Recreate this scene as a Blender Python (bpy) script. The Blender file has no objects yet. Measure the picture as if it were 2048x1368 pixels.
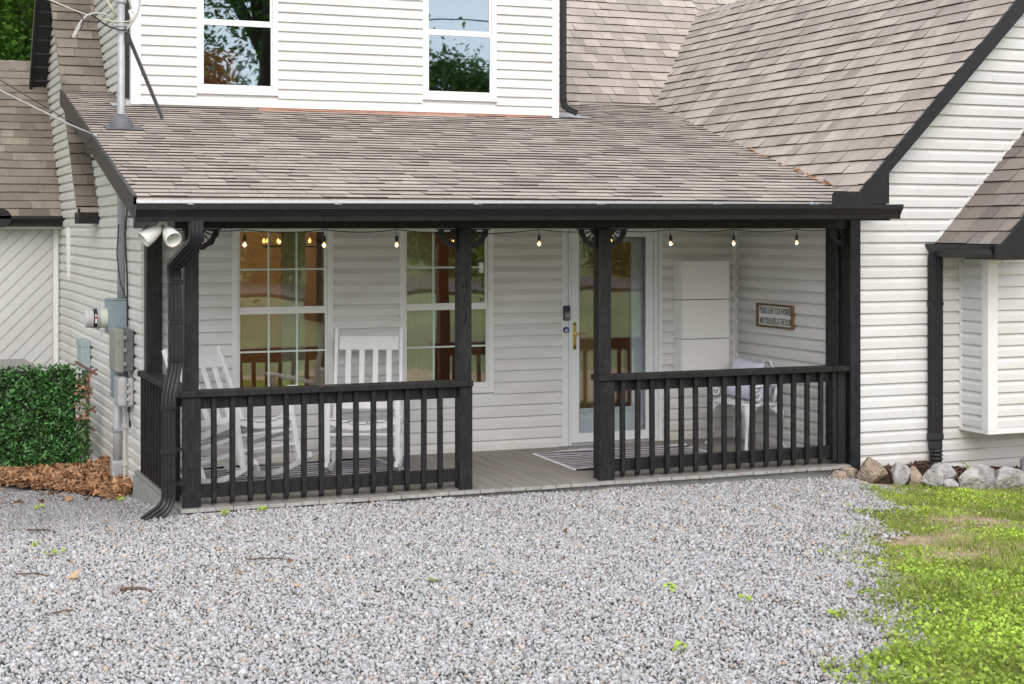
import bpy, math, random
import numpy as np
from mathutils import Vector, Matrix, noise as mnoise

sc = bpy.context.scene
COL = sc.collection
PI = math.pi
# ------------------------------------------------------------------ camera
CAM = Vector((0.0, 0.0, 1.92))
YAW = math.radians(22.4)
cd = bpy.data.cameras.new('camera')
cam = bpy.data.objects.new('camera', cd)
COL.objects.link(cam)
cam.location = CAM
cam.rotation_euler = (math.radians(90), 0, -YAW)
cd.sensor_width = 36.0
cd.lens = 56.41
cd.shift_y = -0.1118
cd.clip_start = 0.1
cd.clip_end = 600
sc.camera = cam
# ------------------------------------------------------------------ sky and sun
SUN_DIR = Vector((-0.16, -0.80, 0.60)).normalized()      # towards the sun
SUN_EL = math.asin(SUN_DIR.z)
SUN_AZ = math.atan2(SUN_DIR.x, SUN_DIR.y)
w = bpy.data.worlds.new("World")
sc.world = w
w.use_nodes = True
nt = w.node_tree
bg = nt.nodes['Background']
sky = nt.nodes.new('ShaderNodeTexSky')
sky.sky_type = 'NISHITA'
sky.sun_disc = False
sky.sun_elevation = SUN_EL
sky.sun_rotation = SUN_AZ
sky.air_density = 1.0
sky.dust_density = 1.5
tc = nt.nodes.new('ShaderNodeTexCoord')
mp = nt.nodes.new('ShaderNodeMapping')
mp.inputs['Scale'].default_value = (1.0, 1.0, 2.2)
nz = nt.nodes.new('ShaderNodeTexNoise')
nz.inputs['Scale'].default_value = 2.2
nz.inputs['Detail'].default_value = 6
nz.inputs['Roughness'].default_value = 0.55
cr = nt.nodes.new('ShaderNodeValToRGB')
cr.color_ramp.elements[0].position = 0.41
cr.color_ramp.elements[0].color = (0.15, 0.15, 0.15, 1)
cr.color_ramp.elements[1].position = 0.60
cr.color_ramp.elements[1].color = (1, 1, 1, 1)
mx = nt.nodes.new('ShaderNodeMix')
mx.data_type = 'RGBA'
nt.links.new(tc.outputs['Generated'], mp.inputs['Vector'])
nt.links.new(mp.outputs['Vector'], nz.inputs['Vector'])
nt.links.new(nz.outputs['Fac'], cr.inputs['Fac'])
nt.links.new(cr.outputs['Color'], mx.inputs['Factor'])
nt.links.new(sky.outputs['Color'], mx.inputs['A'])
mx.inputs['B'].default_value = (11.2, 11.2, 11.4, 1)      # bright broken cloud
nt.links.new(mx.outputs['Result'], bg.inputs['Color'])
bg.inputs['Strength'].default_value = 0.10
sd = bpy.data.lights.new('sun', 'SUN')
sd.energy = 1.5
sd.angle = math.radians(48)
sd.color = (1.0, 0.97, 0.94)
sun = bpy.data.objects.new('sun', sd)
COL.objects.link(sun)
sun.location = (4, -6, 14)
sun.rotation_euler = SUN_DIR.to_track_quat('Z', 'Y').to_euler()
sc.view_settings.view_transform = 'Standard'
sc.view_settings.look = 'None'
sc.view_settings.exposure = 0.63
sc.view_settings.gamma = 1
sc.view_settings.use_curve_mapping = False
sc.cycles.max_bounces = 8
sc.cycles.transparent_max_bounces = 12

# ------------------------------------------------------------------ materials
MATS = {}
def M(name, col, rough=0.55, var=0.08, scale=6.0, stretch=(1, 1, 1), bump=0.0, bscale=60.0, metal=0.0,
      spec=0.5, col2=None, tone=False, objrand=0.0, dirt=None, dirt_amt=0.0, dirt_scale=1.5, transl=0.0, splash=None,
      fine=0.0, fscale=300.0, bdist=0.01, coat=0.0):
    m = bpy.data.materials.new(name)
    MATS[name] = m
    m.use_nodes = True
    t = m.node_tree
    N, L = t.nodes, t.links
    p = N['Principled BSDF']
    geo = N.new('ShaderNodeNewGeometry')
    mp = N.new('ShaderNodeMapping')
    mp.inputs['Scale'].default_value = stretch
    L.new(geo.outputs['Position'], mp.inputs['Vector'])
    nz = N.new('ShaderNodeTexNoise')
    nz.inputs['Scale'].default_value = scale
    nz.inputs['Detail'].default_value = 5
    nz.inputs['Roughness'].default_value = 0.6
    L.new(mp.outputs['Vector'], nz.inputs['Vector'])
    r = N.new('ShaderNodeValToRGB')
    a = tuple(c * (1 - var) for c in col) if col2 is None else col
    b = tuple(c * (1 + var) for c in col) if col2 is None else col2
    r.color_ramp.elements[0].position = 0.3
    r.color_ramp.elements[0].color = (*a, 1)
    r.color_ramp.elements[1].position = 0.7
    r.color_ramp.elements[1].color = (*b, 1)
    L.new(nz.outputs['Fac'], r.inputs['Fac'])
    out = r.outputs['Color']
    def mul(out, sock, lo, hi, fmax=1.0):
        mr = N.new('ShaderNodeMapRange')
        mr.inputs['From Max'].default_value = fmax
        mr.inputs['To Min'].default_value = lo
        mr.inputs['To Max'].default_value = hi
        L.new(sock, mr.inputs['Value'])
        v = N.new('ShaderNodeVectorMath')
        v.operation = 'SCALE'
        L.new(out, v.inputs[0])
        L.new(mr.outputs['Result'], v.inputs['Scale'])
        return v.outputs['Vector']
    if fine:
        n2 = N.new('ShaderNodeTexNoise')
        n2.inputs['Scale'].default_value = fscale
        n2.inputs['Detail'].default_value = 2
        L.new(geo.outputs['Position'], n2.inputs['Vector'])
        out = mul(out, n2.outputs['Fac'], 1 - fine, 1 + fine)
    if tone:
        at = N.new('ShaderNodeAttribute')
        at.attribute_name = 'tone'
        out = mul(out, at.outputs['Fac'], 0.0, 2.0, 2.0)
    if objrand:
        oi = N.new('ShaderNodeObjectInfo')
        out = mul(out, oi.outputs['Random'], 1 - objrand, 1 + objrand)
    if dirt is not None:
        n3 = N.new('ShaderNodeTexNoise')
        n3.inputs['Scale'].default_value = dirt_scale
        n3.inputs['Detail'].default_value = 7
        n3.inputs['Roughness'].default_value = 0.65
        L.new(mp.outputs['Vector'], n3.inputs['Vector'])
        r3 = N.new('ShaderNodeValToRGB')
        r3.color_ramp.elements[0].position = 0.47
        r3.color_ramp.elements[0].color = (0, 0, 0, 1)
        r3.color_ramp.elements[1].position = 0.72
        r3.color_ramp.elements[1].color = (dirt_amt,) * 3 + (1,)
        L.new(n3.outputs['Fac'], r3.inputs['Fac'])
        mx = N.new('ShaderNodeMix')
        mx.data_type = 'RGBA'
        L.new(r3.outputs['Color'], mx.inputs['Factor'])
        L.new(out, mx.inputs['A'])
        mx.inputs['B'].default_value = (*dirt, 1)
        out = mx.outputs['Result']
    if splash:        # soil splashed up the lowest courses
        sx = N.new('ShaderNodeSeparateXYZ')
        L.new(geo.outputs['Position'], sx.inputs[0])
        n5 = N.new('ShaderNodeTexNoise')
        n5.inputs['Scale'].default_value = 3.0
        n5.inputs['Detail'].default_value = 8
        L.new(geo.outputs['Position'], n5.inputs['Vector'])
        ad = N.new('ShaderNodeMath'); ad.operation = 'MULTIPLY_ADD'
        L.new(n5.outputs['Fac'], ad.inputs[0]); ad.inputs[1].default_value = -0.7
        L.new(sx.outputs['Z'], ad.inputs[2])
        mr = N.new('ShaderNodeMapRange')
        mr.inputs['From Min'].default_value = splash[0]; mr.inputs['From Max'].default_value = splash[1]
        mr.inputs['To Min'].default_value = 0.55; mr.inputs['To Max'].default_value = 0.0
        L.new(ad.outputs[0], mr.inputs['Value'])
        mx = N.new('ShaderNodeMix'); mx.data_type = 'RGBA'
        L.new(mr.outputs['Result'], mx.inputs['Factor']); L.new(out, mx.inputs['A'])
        mx.inputs['B'].default_value = (0.46, 0.39, 0.29, 1)
        out = mx.outputs['Result']
    L.new(out, p.inputs['Base Color'])
    p.inputs['Roughness'].default_value = rough
    p.inputs['Metallic'].default_value = metal
    p.inputs['Specular IOR Level'].default_value = spec
    if coat:
        p.inputs['Coat Weight'].default_value = coat
        p.inputs['Coat Roughness'].default_value = 0.15
    if bump:
        n4 = N.new('ShaderNodeTexNoise')
        n4.inputs['Scale'].default_value = bscale
        n4.inputs['Detail'].default_value = 4
        L.new(mp.outputs['Vector'], n4.inputs['Vector'])
        bp = N.new('ShaderNodeBump')
        bp.inputs['Strength'].default_value = bump
        bp.inputs['Distance'].default_value = bdist
        L.new(n4.outputs['Fac'], bp.inputs['Height'])
        L.new(bp.outputs['Normal'], p.inputs['Normal'])
    if transl:
        tr = N.new('ShaderNodeBsdfTranslucent')
        L.new(out, tr.inputs['Color'])
        ms = N.new('ShaderNodeMixShader')
        ms.inputs['Fac'].default_value = transl
        L.new(p.outputs[0], ms.inputs[1])
        L.new(tr.outputs[0], ms.inputs[2])
        L.new(ms.outputs[0], N['Material Output'].inputs['Surface'])
    return m

def glass(name, refl=0.18, tint=(0.9, 0.95, 0.92), wavy=0.0, gtint=(1, 1, 1)):
    m = bpy.data.materials.new(name)
    MATS[name] = m
    m.use_nodes = True
    t = m.node_tree
    N, L = t.nodes, t.links
    N.remove(N['Principled BSDF'])
    tr = N.new('ShaderNodeBsdfTransparent')
    tr.inputs['Color'].default_value = (*tint, 1)
    gl = N.new('ShaderNodeBsdfGlossy')
    gl.inputs['Roughness'].default_value = 0.012
    gl.inputs['Color'].default_value = (*gtint, 1)
    fr = N.new('ShaderNodeFresnel')
    fr.inputs['IOR'].default_value = 1.5
    ad = N.new('ShaderNodeMath')
    ad.operation = 'ADD'
    ad.use_clamp = True
    ad.inputs[1].default_value = refl
    L.new(fr.outputs['Fac'], ad.inputs[0])
    ms = N.new('ShaderNodeMixShader')
    L.new(ad.outputs[0], ms.inputs['Fac'])
    L.new(tr.outputs[0], ms.inputs[1])
    L.new(gl.outputs[0], ms.inputs[2])
    if wavy:
        geo = N.new('ShaderNodeNewGeometry')
        nz = N.new('ShaderNodeTexNoise')
        nz.inputs['Scale'].default_value = 2.0
        nz.inputs['Detail'].default_value = 1
        L.new(geo.outputs['Position'], nz.inputs['Vector'])
        bp = N.new('ShaderNodeBump')
        bp.inputs['Strength'].default_value = wavy
        bp.inputs['Distance'].default_value = 0.02
        L.new(nz.outputs['Fac'], bp.inputs['Height'])
        L.new(bp.outputs['Normal'], gl.inputs['Normal'])
    L.new(ms.outputs[0], N['Material Output'].inputs['Surface'])
    return m

def emit(name, col, strength):
    m = bpy.data.materials.new(name)
    MATS[name] = m
    m.use_nodes = True
    t = m.node_tree
    p = t.nodes['Principled BSDF']
    p.inputs['Base Color'].default_value = (*col, 1)
    p.inputs['Emission Color'].default_value = (*col, 1)
    p.inputs['Emission Strength'].default_value = strength
    return m

M('vinyl', (0.73, 0.73, 0.72), rough=0.42, var=0.03, scale=3, stretch=(1, 1, 3), bump=0.12, bscale=35, bdist=0.004,
  objrand=0.03, dirt=(0.45, 0.42, 0.35), dirt_amt=0.22, dirt_scale=1.7, splash=(-0.55, -0.22))
M('vinyl_side', (0.76, 0.745, 0.71), rough=0.45, var=0.04, scale=3, bump=0.15, bscale=20, bdist=0.004,
  objrand=0.03, dirt=(0.42, 0.37, 0.29), dirt_amt=0.28, dirt_scale=1.6, splash=(-0.68, -0.30))
M('white_trim', (0.82, 0.82, 0.81), rough=0.4, var=0.03, dirt=(0.5, 0.47, 0.4), dirt_amt=0.15, dirt_scale=3)
M('door_white', (0.78, 0.81, 0.82), rough=0.35, var=0.02)
M('door_grey', (0.64, 0.70, 0.76), rough=0.45, var=0.03)
M('black_wood', (0.0115, 0.011, 0.0118), rough=0.5, spec=0.35, var=0.35, scale=14, stretch=(1, 1, 0.25), bump=0.5, bscale=22, bdist=0.006,
  dirt=(0.13, 0.125, 0.12), dirt_amt=0.16, dirt_scale=45)
M('black_metal', (0.012, 0.012, 0.013), rough=0.36, spec=0.4, var=0.2, scale=5, dirt=(0.10, 0.10, 0.095), dirt_amt=0.12, dirt_scale=30)
M('black_soffit', (0.012, 0.013, 0.016), rough=0.55, var=0.2)
M('shingle_brown_shade', (0.285, 0.245, 0.20), rough=0.9, var=0.15, scale=2.0, fine=0.42, fscale=95, bump=0.6, bscale=260, bdist=0.004,
  tone=True, spec=0.25, dirt=(0.10, 0.085, 0.07), dirt_amt=0.4, dirt_scale=2.2)  # brown garage shingles; on the left strip the darker colour paints in shade
M('shingle', (0.445, 0.386, 0.345), rough=0.9, var=0.10, scale=2.0, fine=0.42, fscale=95, bump=0.6, bscale=260, bdist=0.004,
  tone=True, spec=0.25, dirt=(0.19, 0.16, 0.135), dirt_amt=0.4, dirt_scale=3.2)
M('deck_board', (0.275, 0.265, 0.24), rough=0.7, var=0.13, scale=10, stretch=(1, 0.12, 1), bump=0.3, bscale=40, objrand=0.09,
  dirt=(0.19, 0.11, 0.06), dirt_amt=0.3, dirt_scale=3)
M('deck_skirt', (0.33, 0.335, 0.315), rough=0.75, var=0.1, scale=8, bump=0.2, bscale=50, dirt=(0.2, 0.17, 0.13), dirt_amt=0.4, dirt_scale=5)
M('board_end', (0.36, 0.355, 0.335), rough=0.75, var=0.15, scale=25, dirt=(0.15, 0.09, 0.05), dirt_amt=0.5, dirt_scale=9)
M('paint_white', (0.80, 0.80, 0.815), rough=0.42, var=0.03, scale=8, dirt=(0.38, 0.35, 0.30), dirt_amt=0.2, dirt_scale=14)
M('iron_white', (0.80, 0.80, 0.82), rough=0.4, var=0.04, scale=30, bump=0.2, bscale=90, bdist=0.003)
M('plastic_white', (0.86, 0.86, 0.84), rough=0.35, var=0.02)
M('galvanised', (0.42, 0.435, 0.45), rough=0.45, var=0.12, scale=20, metal=0.12, dirt=(0.25, 0.2, 0.15), dirt_amt=0.3, dirt_scale=6)
M('box_blue', (0.26, 0.32, 0.37), rough=0.5, var=0.06, scale=9, dirt=(0.2, 0.19, 0.16), dirt_amt=0.3, dirt_scale=8)
M('box_olive', (0.27, 0.29, 0.255), rough=0.55, var=0.06, scale=9, dirt=(0.2, 0.18, 0.14), dirt_amt=0.3, dirt_scale=8)
M('box_dark', (0.13, 0.14, 0.145), rough=0.5, var=0.08)
M('box_pale', (0.47, 0.47, 0.48), rough=0.5, var=0.06, scale=9, dirt=(0.3, 0.28, 0.25), dirt_amt=0.3, dirt_scale=8)
M('box_teal', (0.36, 0.43, 0.44), rough=0.5, var=0.05)
M('cream_plastic', (0.66, 0.68, 0.58), rough=0.35, var=0.03)
M('pipe_white', (0.55, 0.54, 0.51), rough=0.5, var=0.08, dirt=(0.3, 0.25, 0.2), dirt_amt=0.4, dirt_scale=6)
M('cable_black', (0.02, 0.02, 0.02), rough=0.5, var=0.1)
M('cable_grey', (0.42, 0.41, 0.40), rough=0.5, var=0.15, scale=30)
M('cable_cream', (0.55, 0.52, 0.40), rough=0.5, var=0.1)
M('rubber_grey', (0.12, 0.12, 0.135), rough=0.6, var=0.1)
M('brass', (0.80, 0.58, 0.20), rough=0.22, var=0.05, metal=1.0)
M('lamp_white', (0.70, 0.70, 0.66), rough=0.45, var=0.04, dirt=(0.4, 0.36, 0.28), dirt_amt=0.2, dirt_scale=9)
M('red_flash', (0.48, 0.25, 0.18), rough=0.7, var=0.15, scale=12)
M('pillow', (0.66, 0.66, 0.80), rough=0.9, var=0.04, scale=20, bump=0.25, bscale=14, bdist=0.02, spec=0.2)
M('rug_black', (0.016, 0.016, 0.018), rough=0.95, var=0.3, scale=60, bump=0.5, bscale=160, bdist=0.004, spec=0.1)
M('rug_pale', (0.56, 0.54, 0.58), rough=0.95, var=0.3, scale=50, stretch=(0.25, 1, 1), bump=0.5, bscale=160, bdist=0.004, spec=0.1)
M('sign_wood', (0.16, 0.085, 0.045), rough=0.6, var=0.25, scale=30, stretch=(1, 0.2, 1))
M('sign_face', (0.78, 0.78, 0.77), rough=0.6, var=0.02)
M('ink', (0.02, 0.02, 0.022), rough=0.6, var=0.05)
M('evil_blue', (0.01, 0.025, 0.22), rough=0.15, var=0.05)
M('evil_sky', (0.20, 0.45, 0.65), rough=0.15, var=0.05)
M('bell_dark', (0.03, 0.03, 0.033), rough=0.4, var=0.05)
M('bell_grey', (0.16, 0.165, 0.17), rough=0.35, var=0.05, metal=0.5)
M('wall_tan', (0.30, 0.19, 0.12), rough=0.8, var=0.06)
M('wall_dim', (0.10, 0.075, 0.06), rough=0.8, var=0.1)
M('floor_wood', (0.22, 0.10, 0.04), rough=0.45, var=0.2, scale=8, stretch=(0.15, 1, 1))
M('curtain_sheer', (0.84, 0.82, 0.76), rough=0.9, var=0.05, transl=0.4)
M('curtain_brown', (0.52, 0.38, 0.24), rough=0.9, var=0.1, transl=0.25)
M('curtain_gold', (0.62, 0.42, 0.19), rough=0.9, var=0.08, transl=0.3)
M('muntin', (0.62, 0.74, 0.68), rough=0.4, var=0.02)
M('red_box', (0.70, 0.03, 0.035), rough=0.4, var=0.05)
M('silver', (0.45, 0.40, 0.40), rough=0.35, var=0.05)
M('gravel_tan', (0.46, 0.38, 0.31), rough=0.85, var=0.15, scale=25, fine=0.18, fscale=380, tone=True, spec=0.3)
M('gravel', (0.445, 0.44, 0.445), rough=0.85, var=0.10, scale=25, fine=0.18, fscale=380, tone=True, spec=0.3)
M('gravel_bed', (0.24, 0.235, 0.23), rough=0.95, var=0.4, scale=45, bump=0.9, bscale=45, bdist=0.03)
M('soil', (0.42, 0.32, 0.21), rough=0.95, var=0.25, scale=9, bump=0.6, bscale=60, bdist=0.02)
M('mulch', (0.055, 0.032, 0.022), rough=0.95, var=0.5, scale=40, bump=1.0, bscale=50, bdist=0.04)
M('mulch_chip', (0.085, 0.048, 0.032), rough=0.9, var=0.4, scale=40, tone=True)
M('grass', (0.32, 0.43, 0.08), rough=0.6, var=0.2, scale=2.0, tone=True, transl=0.35, spec=0.3)
M('weed', (0.41, 0.56, 0.085), rough=0.5, var=0.15, scale=2.5, tone=True, transl=0.35, spec=0.35)
M('straw', (0.42, 0.34, 0.18), rough=0.8, var=0.2, tone=True)
M('far_grass', (0.155, 0.25, 0.05), rough=0.8, col2=(0.10, 0.13, 0.045), scale=0.16, bump=0.5, bscale=20, fine=0.5, fscale=3)
M('asphalt', (0.055, 0.055, 0.056), rough=0.9, var=0.2, scale=8, bump=0.3, bscale=120)
M('hedge_leaf', (0.065, 0.185, 0.045), rough=0.38, var=0.2, scale=12, tone=True, spec=0.5, transl=0.15)
M('hedge_back', (0.014, 0.022, 0.012), rough=0.9, var=0.3, scale=40)
M('lattice', (0.20, 0.105, 0.075), rough=0.75, var=0.3, scale=30)
M('dead_leaf', (0.44, 0.245, 0.13), rough=0.75, var=0.35, scale=18, tone=True, transl=0.1)
M('twig', (0.13, 0.085, 0.06), rough=0.9, var=0.3, scale=40)
M('bark', (0.075, 0.055, 0.042), rough=0.95, var=0.35, scale=9, stretch=(1, 1, 0.2), bump=1.0, bscale=16, bdist=0.06)
M('crown_leaf', (0.085, 0.185, 0.026), rough=0.5, var=0.25, scale=1.2, tone=True, transl=0.45, spec=0.3)
M('rock_grey', (0.37, 0.36, 0.355), rough=0.85, var=0.42, scale=13, fine=0.35, fscale=90, bump=1.0, bscale=22, bdist=0.035,
  dirt=(0.62, 0.60, 0.58), dirt_amt=0.6, dirt_scale=9)
M('rock_tan', (0.34, 0.26, 0.19), rough=0.9, var=0.42, scale=13, fine=0.35, fscale=90, bump=1.0, bscale=22, bdist=0.035,
  dirt=(0.46, 0.40, 0.36), dirt_amt=0.6, dirt_scale=7)
M('rock_dark', (0.18, 0.18, 0.19), rough=0.85, var=0.35, scale=13, fine=0.35, fscale=90, bump=1.0, bscale=20, bdist=0.035,
  dirt=(0.48, 0.48, 0.48), dirt_amt=0.7, dirt_scale=8)
M('rock_yellow', (0.42, 0.33, 0.14), rough=0.9, var=0.25, scale=7, fine=0.2, fscale=90, bump=0.8, bscale=22, bdist=0.02)
M('garage_panel', (0.60, 0.60, 0.60), rough=0.55, var=0.04, scale=4, objrand=0.03, dirt=(0.36, 0.34, 0.30), dirt_amt=0.25, dirt_scale=2)
M('lid_grey', (0.26, 0.255, 0.245), rough=0.55, var=0.1, scale=20)
M('lid_trim', (0.6, 0.6, 0.6), rough=0.3, var=0.15, scale=60, metal=0.6)
M('clear_plastic', (0.55, 0.55, 0.55), rough=0.15, var=0.05, coat=0.5)
M('blue_cap', (0.03, 0.12, 0.28), rough=0.4, var=0.05)
glass('glass_low', 0.17, (0.86, 0.88, 0.84), wavy=0.07)
glass('glass_up', 0.28, (0.80, 0.82, 0.82), wavy=0.06, gtint=(0.74, 0.88, 1.0))
glass('glass_door', 0.055, (0.96, 0.97, 0.97), wavy=0.05)
glass('glass_bulb', 0.05, (1.0, 0.9, 0.75))
emit('filament', (1.0, 0.50, 0.16), 16.0)
emit('filament_in', (1.0, 0.42, 0.10), 4.0)

# ------------------------------------------------------------------ mesh builder
WB = {}          # world position of the frame in which an object's children are built
class MB:
    def __init__(self):
        self.v, self.f, self.m, self.t = [], [], [], []
    def add(self, vs, fs, mi=0, tone=1.0):
        b = len(self.v)
        self.v.extend(tuple(p) for p in vs)
        for f in fs:
            self.f.append(tuple(i + b for i in f))
            self.m.append(mi)
            self.t.append(tone)
        return self
    def hexa(self, p, mi=0, tone=1.0):      # 8 points: bottom 4 ccw, top 4 ccw
        return self.add(p, [(3, 2, 1, 0), (4, 5, 6, 7), (0, 1, 5, 4), (1, 2, 6, 5), (2, 3, 7, 6), (3, 0, 4, 7)], mi, tone)
    def box(self, x0, x1, y0, y1, z0, z1, mi=0, tone=1.0):
        return self.hexa([(x0, y0, z0), (x1, y0, z0), (x1, y1, z0), (x0, y1, z0),
                          (x0, y0, z1), (x1, y0, z1), (x1, y1, z1), (x0, y1, z1)], mi, tone)
    def bar(self, a, b, wx, wy, ref=(0, 0, 1), mi=0, tone=1.0, taper=1.0):   # box along a->b
        a, b = Vector(a), Vector(b)
        d = (b - a).normalized()
        r = Vector(ref)
        s = d.cross(r)
        if s.length < 1e-4:
            s = d.cross(Vector((1, 0, 0)))
        s.normalize()
        u = s.cross(d).normalized()
        q = []
        for c, k in ((a, 1.0), (b, taper)):
            for sx, sy in ((-1, -1), (1, -1), (1, 1), (-1, 1)):
                q.append(c + s * (sx * wx / 2 * k) + u * (sy * wy / 2 * k))
        return self.hexa(q, mi, tone)
    def prism(self, poly, vec, mi=0, tone=1.0):
        n = len(poly)
        vec = Vector(vec)
        a = [Vector(p) for p in poly]
        vs = a + [p + vec for p in a]
        fs = [tuple(reversed(range(n))), tuple(range(n, 2 * n))]
        for i in range(n):
            j = (i + 1) % n
            fs.append((i, j, j + n, i + n))
        return self.add(vs, fs, mi, tone)
    def tube(self, path, r, n=8, mi=0, cap=True, tone=1.0, closed=False):
        P = [Vector(p) for p in path]
        R = r if isinstance(r, (list, tuple)) else [r] * len(P)
        vs, fs = [], []
        prev = None
        K = len(P)
        for i, p in enumerate(P):
            if closed:
                d = (P[(i + 1) % K] - P[i - 1])
            else:
                d = (P[min(i + 1, K - 1)] - P[max(i - 1, 0)])
            d.normalize()
            if prev is None:
                ref = Vector((0, 0, 1)) if abs(d.z) < 0.9 else Vector((1, 0, 0))
                s = d.cross(ref).normalized()
            else:
                s = (prev - d * prev.dot(d))
                s = s.normalized() if s.length > 1e-5 else d.orthogonal().normalized()
            prev = s
            u = d.cross(s)
            for k in range(n):
                an = 2 * PI * k / n
                vs.append(p + (s * math.cos(an) + u * math.sin(an)) * R[i])
        for i in range(K if closed else K - 1):
            i2 = (i + 1) % K
            for k in range(n):
                k2 = (k + 1) % n
                fs.append((i * n + k, i * n + k2, i2 * n + k2, i2 * n + k))
        if cap and not closed:
            fs.append(tuple(reversed(range(n))))
            fs.append(tuple(range((K - 1) * n, K * n)))
        return self.add(vs, fs, mi, tone)
    def sweep(self, path, prof, ref=(0, 1, 0), mi=0):      # prof: list of (a along side, b along ref-ish)
        P = [Vector(p) for p in path]
        K, n = len(P), len(prof)
        vs, fs = [], []
        for i, p in enumerate(P):
            d = (P[min(i + 1, K - 1)] - P[max(i - 1, 0)]).normalized()
            s = d.cross(Vector(ref)).normalized()
            u = s.cross(d).normalized()
            for a, b in prof:
                vs.append(p + s * a + u * b)
        for i in range(K - 1):
            for k in range(n):
                k2 = (k + 1) % n
                fs.append((i * n + k, i * n + k2, (i + 1) * n + k2, (i + 1) * n + k))
        fs.append(tuple(reversed(range(n))))
        fs.append(tuple(range((K - 1) * n, K * n)))
        return self.add(vs, fs, mi)
    def lathe(self, c, prof, n=16, axis=(0, 0, 1), mi=0):
        ax = Vector(axis).normalized()
        c = Vector(c)
        s = ax.orthogonal().normalized()
        u = ax.cross(s)
        vs, fs = [], []
        K = len(prof)
        for r, h in prof:
            for k in range(n):
                an = 2 * PI * k / n
                vs.append(c + ax * h + (s * math.cos(an) + u * math.sin(an)) * max(r, 1e-4))
        for i in range(K - 1):
            for k in range(n):
                k2 = (k + 1) % n
                fs.append((i * n + k, i * n + k2, (i + 1) * n + k2, (i + 1) * n + k))
        fs.append(tuple(reversed(range(n))))
        fs.append(tuple(range((K - 1) * n, K * n)))
        return self.add(vs, fs, mi)
    def build(self, name, mats, parent=None, smooth=False, bevel=0.0, loc=None, local=False, kind=None, bseg=1):
        if isinstance(mats, str):
            mats = [mats]
        if loc is not None:
            org = Vector((0, 0, 0)) if local else Vector(loc)
        elif parent is not None:
            org = WB[parent.name]
        else:
            A = np.array(self.v)
            org = Vector(((A[:, 0].min() + A[:, 0].max()) / 2, (A[:, 1].min() + A[:, 1].max()) / 2, A[:, 2].min()))
        me = bpy.data.meshes.new(name)
        me.from_pydata([(p[0] - org.x, p[1] - org.y, p[2] - org.z) for p in self.v], [], self.f)
        for k in mats:
            me.materials.append(MATS[k])
        me.polygons.foreach_set('material_index', self.m)
        if smooth:
            me.polygons.foreach_set('use_smooth', [True] * len(self.f))
        if any(t != 1.0 for t in self.t):
            at = me.attributes.new('tone', 'FLOAT', 'FACE')
            at.data.foreach_set('value', self.t)
        elif any('tone' == n.attribute_name for k in mats for n in MATS[k].node_tree.nodes if n.type == 'ATTRIBUTE'):
            at = me.attributes.new('tone', 'FLOAT', 'FACE')
            at.data.foreach_set('value', self.t)
        me.update()
        return place(me, name, parent, loc, org, bevel, kind, bseg)

def place(me, name, parent=None, loc=None, org=None, bevel=0.0, kind=None, bseg=1):
    o = bpy.data.objects.new(name, me)
    COL.objects.link(o)
    if parent is not None:
        o.parent = parent
        if loc is not None:
            o.location = Vector(loc) - WB[parent.name]
            WB[o.name] = Vector(loc)
        else:
            WB[o.name] = WB[parent.name]
    else:
        o.location = loc if loc is not None else org
        WB[o.name] = Vector(o.location)
    if bevel:
        b = o.modifiers.new('bevel', 'BEVEL')
        b.width = bevel
        b.segments = bseg
        b.limit_method = 'ANGLE'
    if kind:
        o['kind'] = kind
    return o

def tag(o, label, cat=None, group=None, kind=None):
    o['label'] = label
    if cat: o['category'] = cat
    if group: o['group'] = group
    if kind: o['kind'] = kind
    return o

def thing(name, label, cat, loc=(0, 0, 0), group=None, rot=None):
    o = bpy.data.objects.new(name, None)
    o.empty_display_size = 0.1
    COL.objects.link(o)
    o.location = loc
    WB[o.name] = Vector(loc)
    if rot is not None:           # children of a rotated thing are built in its own space
        o.rotation_euler = rot
        WB[o.name] = Vector((0, 0, 0))
    return tag(o, label, cat, group)

def np_mesh(name, verts, faces, mats, tone=None, smooth=False, midx=None):
    """verts (N,3), faces (F,k) arrays with one face size"""
    me = bpy.data.meshes.new(name)
    F, k = faces.shape
    me.vertices.add(len(verts))
    me.vertices.foreach_set('co', verts.astype(np.float32).ravel())
    me.loops.add(F * k)
    me.loops.foreach_set('vertex_index', faces.astype(np.int32).ravel())
    me.polygons.add(F)
    me.polygons.foreach_set('loop_start', np.arange(0, F * k, k, dtype=np.int32))
    me.polygons.foreach_set('loop_total', np.full(F, k, dtype=np.int32))
    for m in mats:
        me.materials.append(MATS[m])
    if midx is not None:
        me.polygons.foreach_set('material_index', midx.astype(np.int32))
    if tone is not None:
        at = me.attributes.new('tone', 'FLOAT', 'FACE')
        at.data.foreach_set('value', tone.astype(np.float32))
    if smooth:
        me.polygons.foreach_set('use_smooth', np.ones(F, dtype=bool))
    me.update(calc_edges=True)
    me.validate()
    return me

# view helpers used only to decide which pieces show largest
FWD = Vector((math.sin(YAW), math.cos(YAW), 0))
RGT = Vector((math.cos(YAW), -math.sin(YAW), 0))
def seen_size(c, n, area):
    d = Vector(c) - CAM
    z = d.dot(FWD)
    if z < 0.5: return 0.0
    x, y = d.dot(RGT) / z, d.z / z
    k = 1.0 if abs(x) < 0.34 and -0.30 < y < 0.16 else 0.02
    return k * area * abs(Vector(n).dot(d.normalized())) / (z * z)

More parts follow.
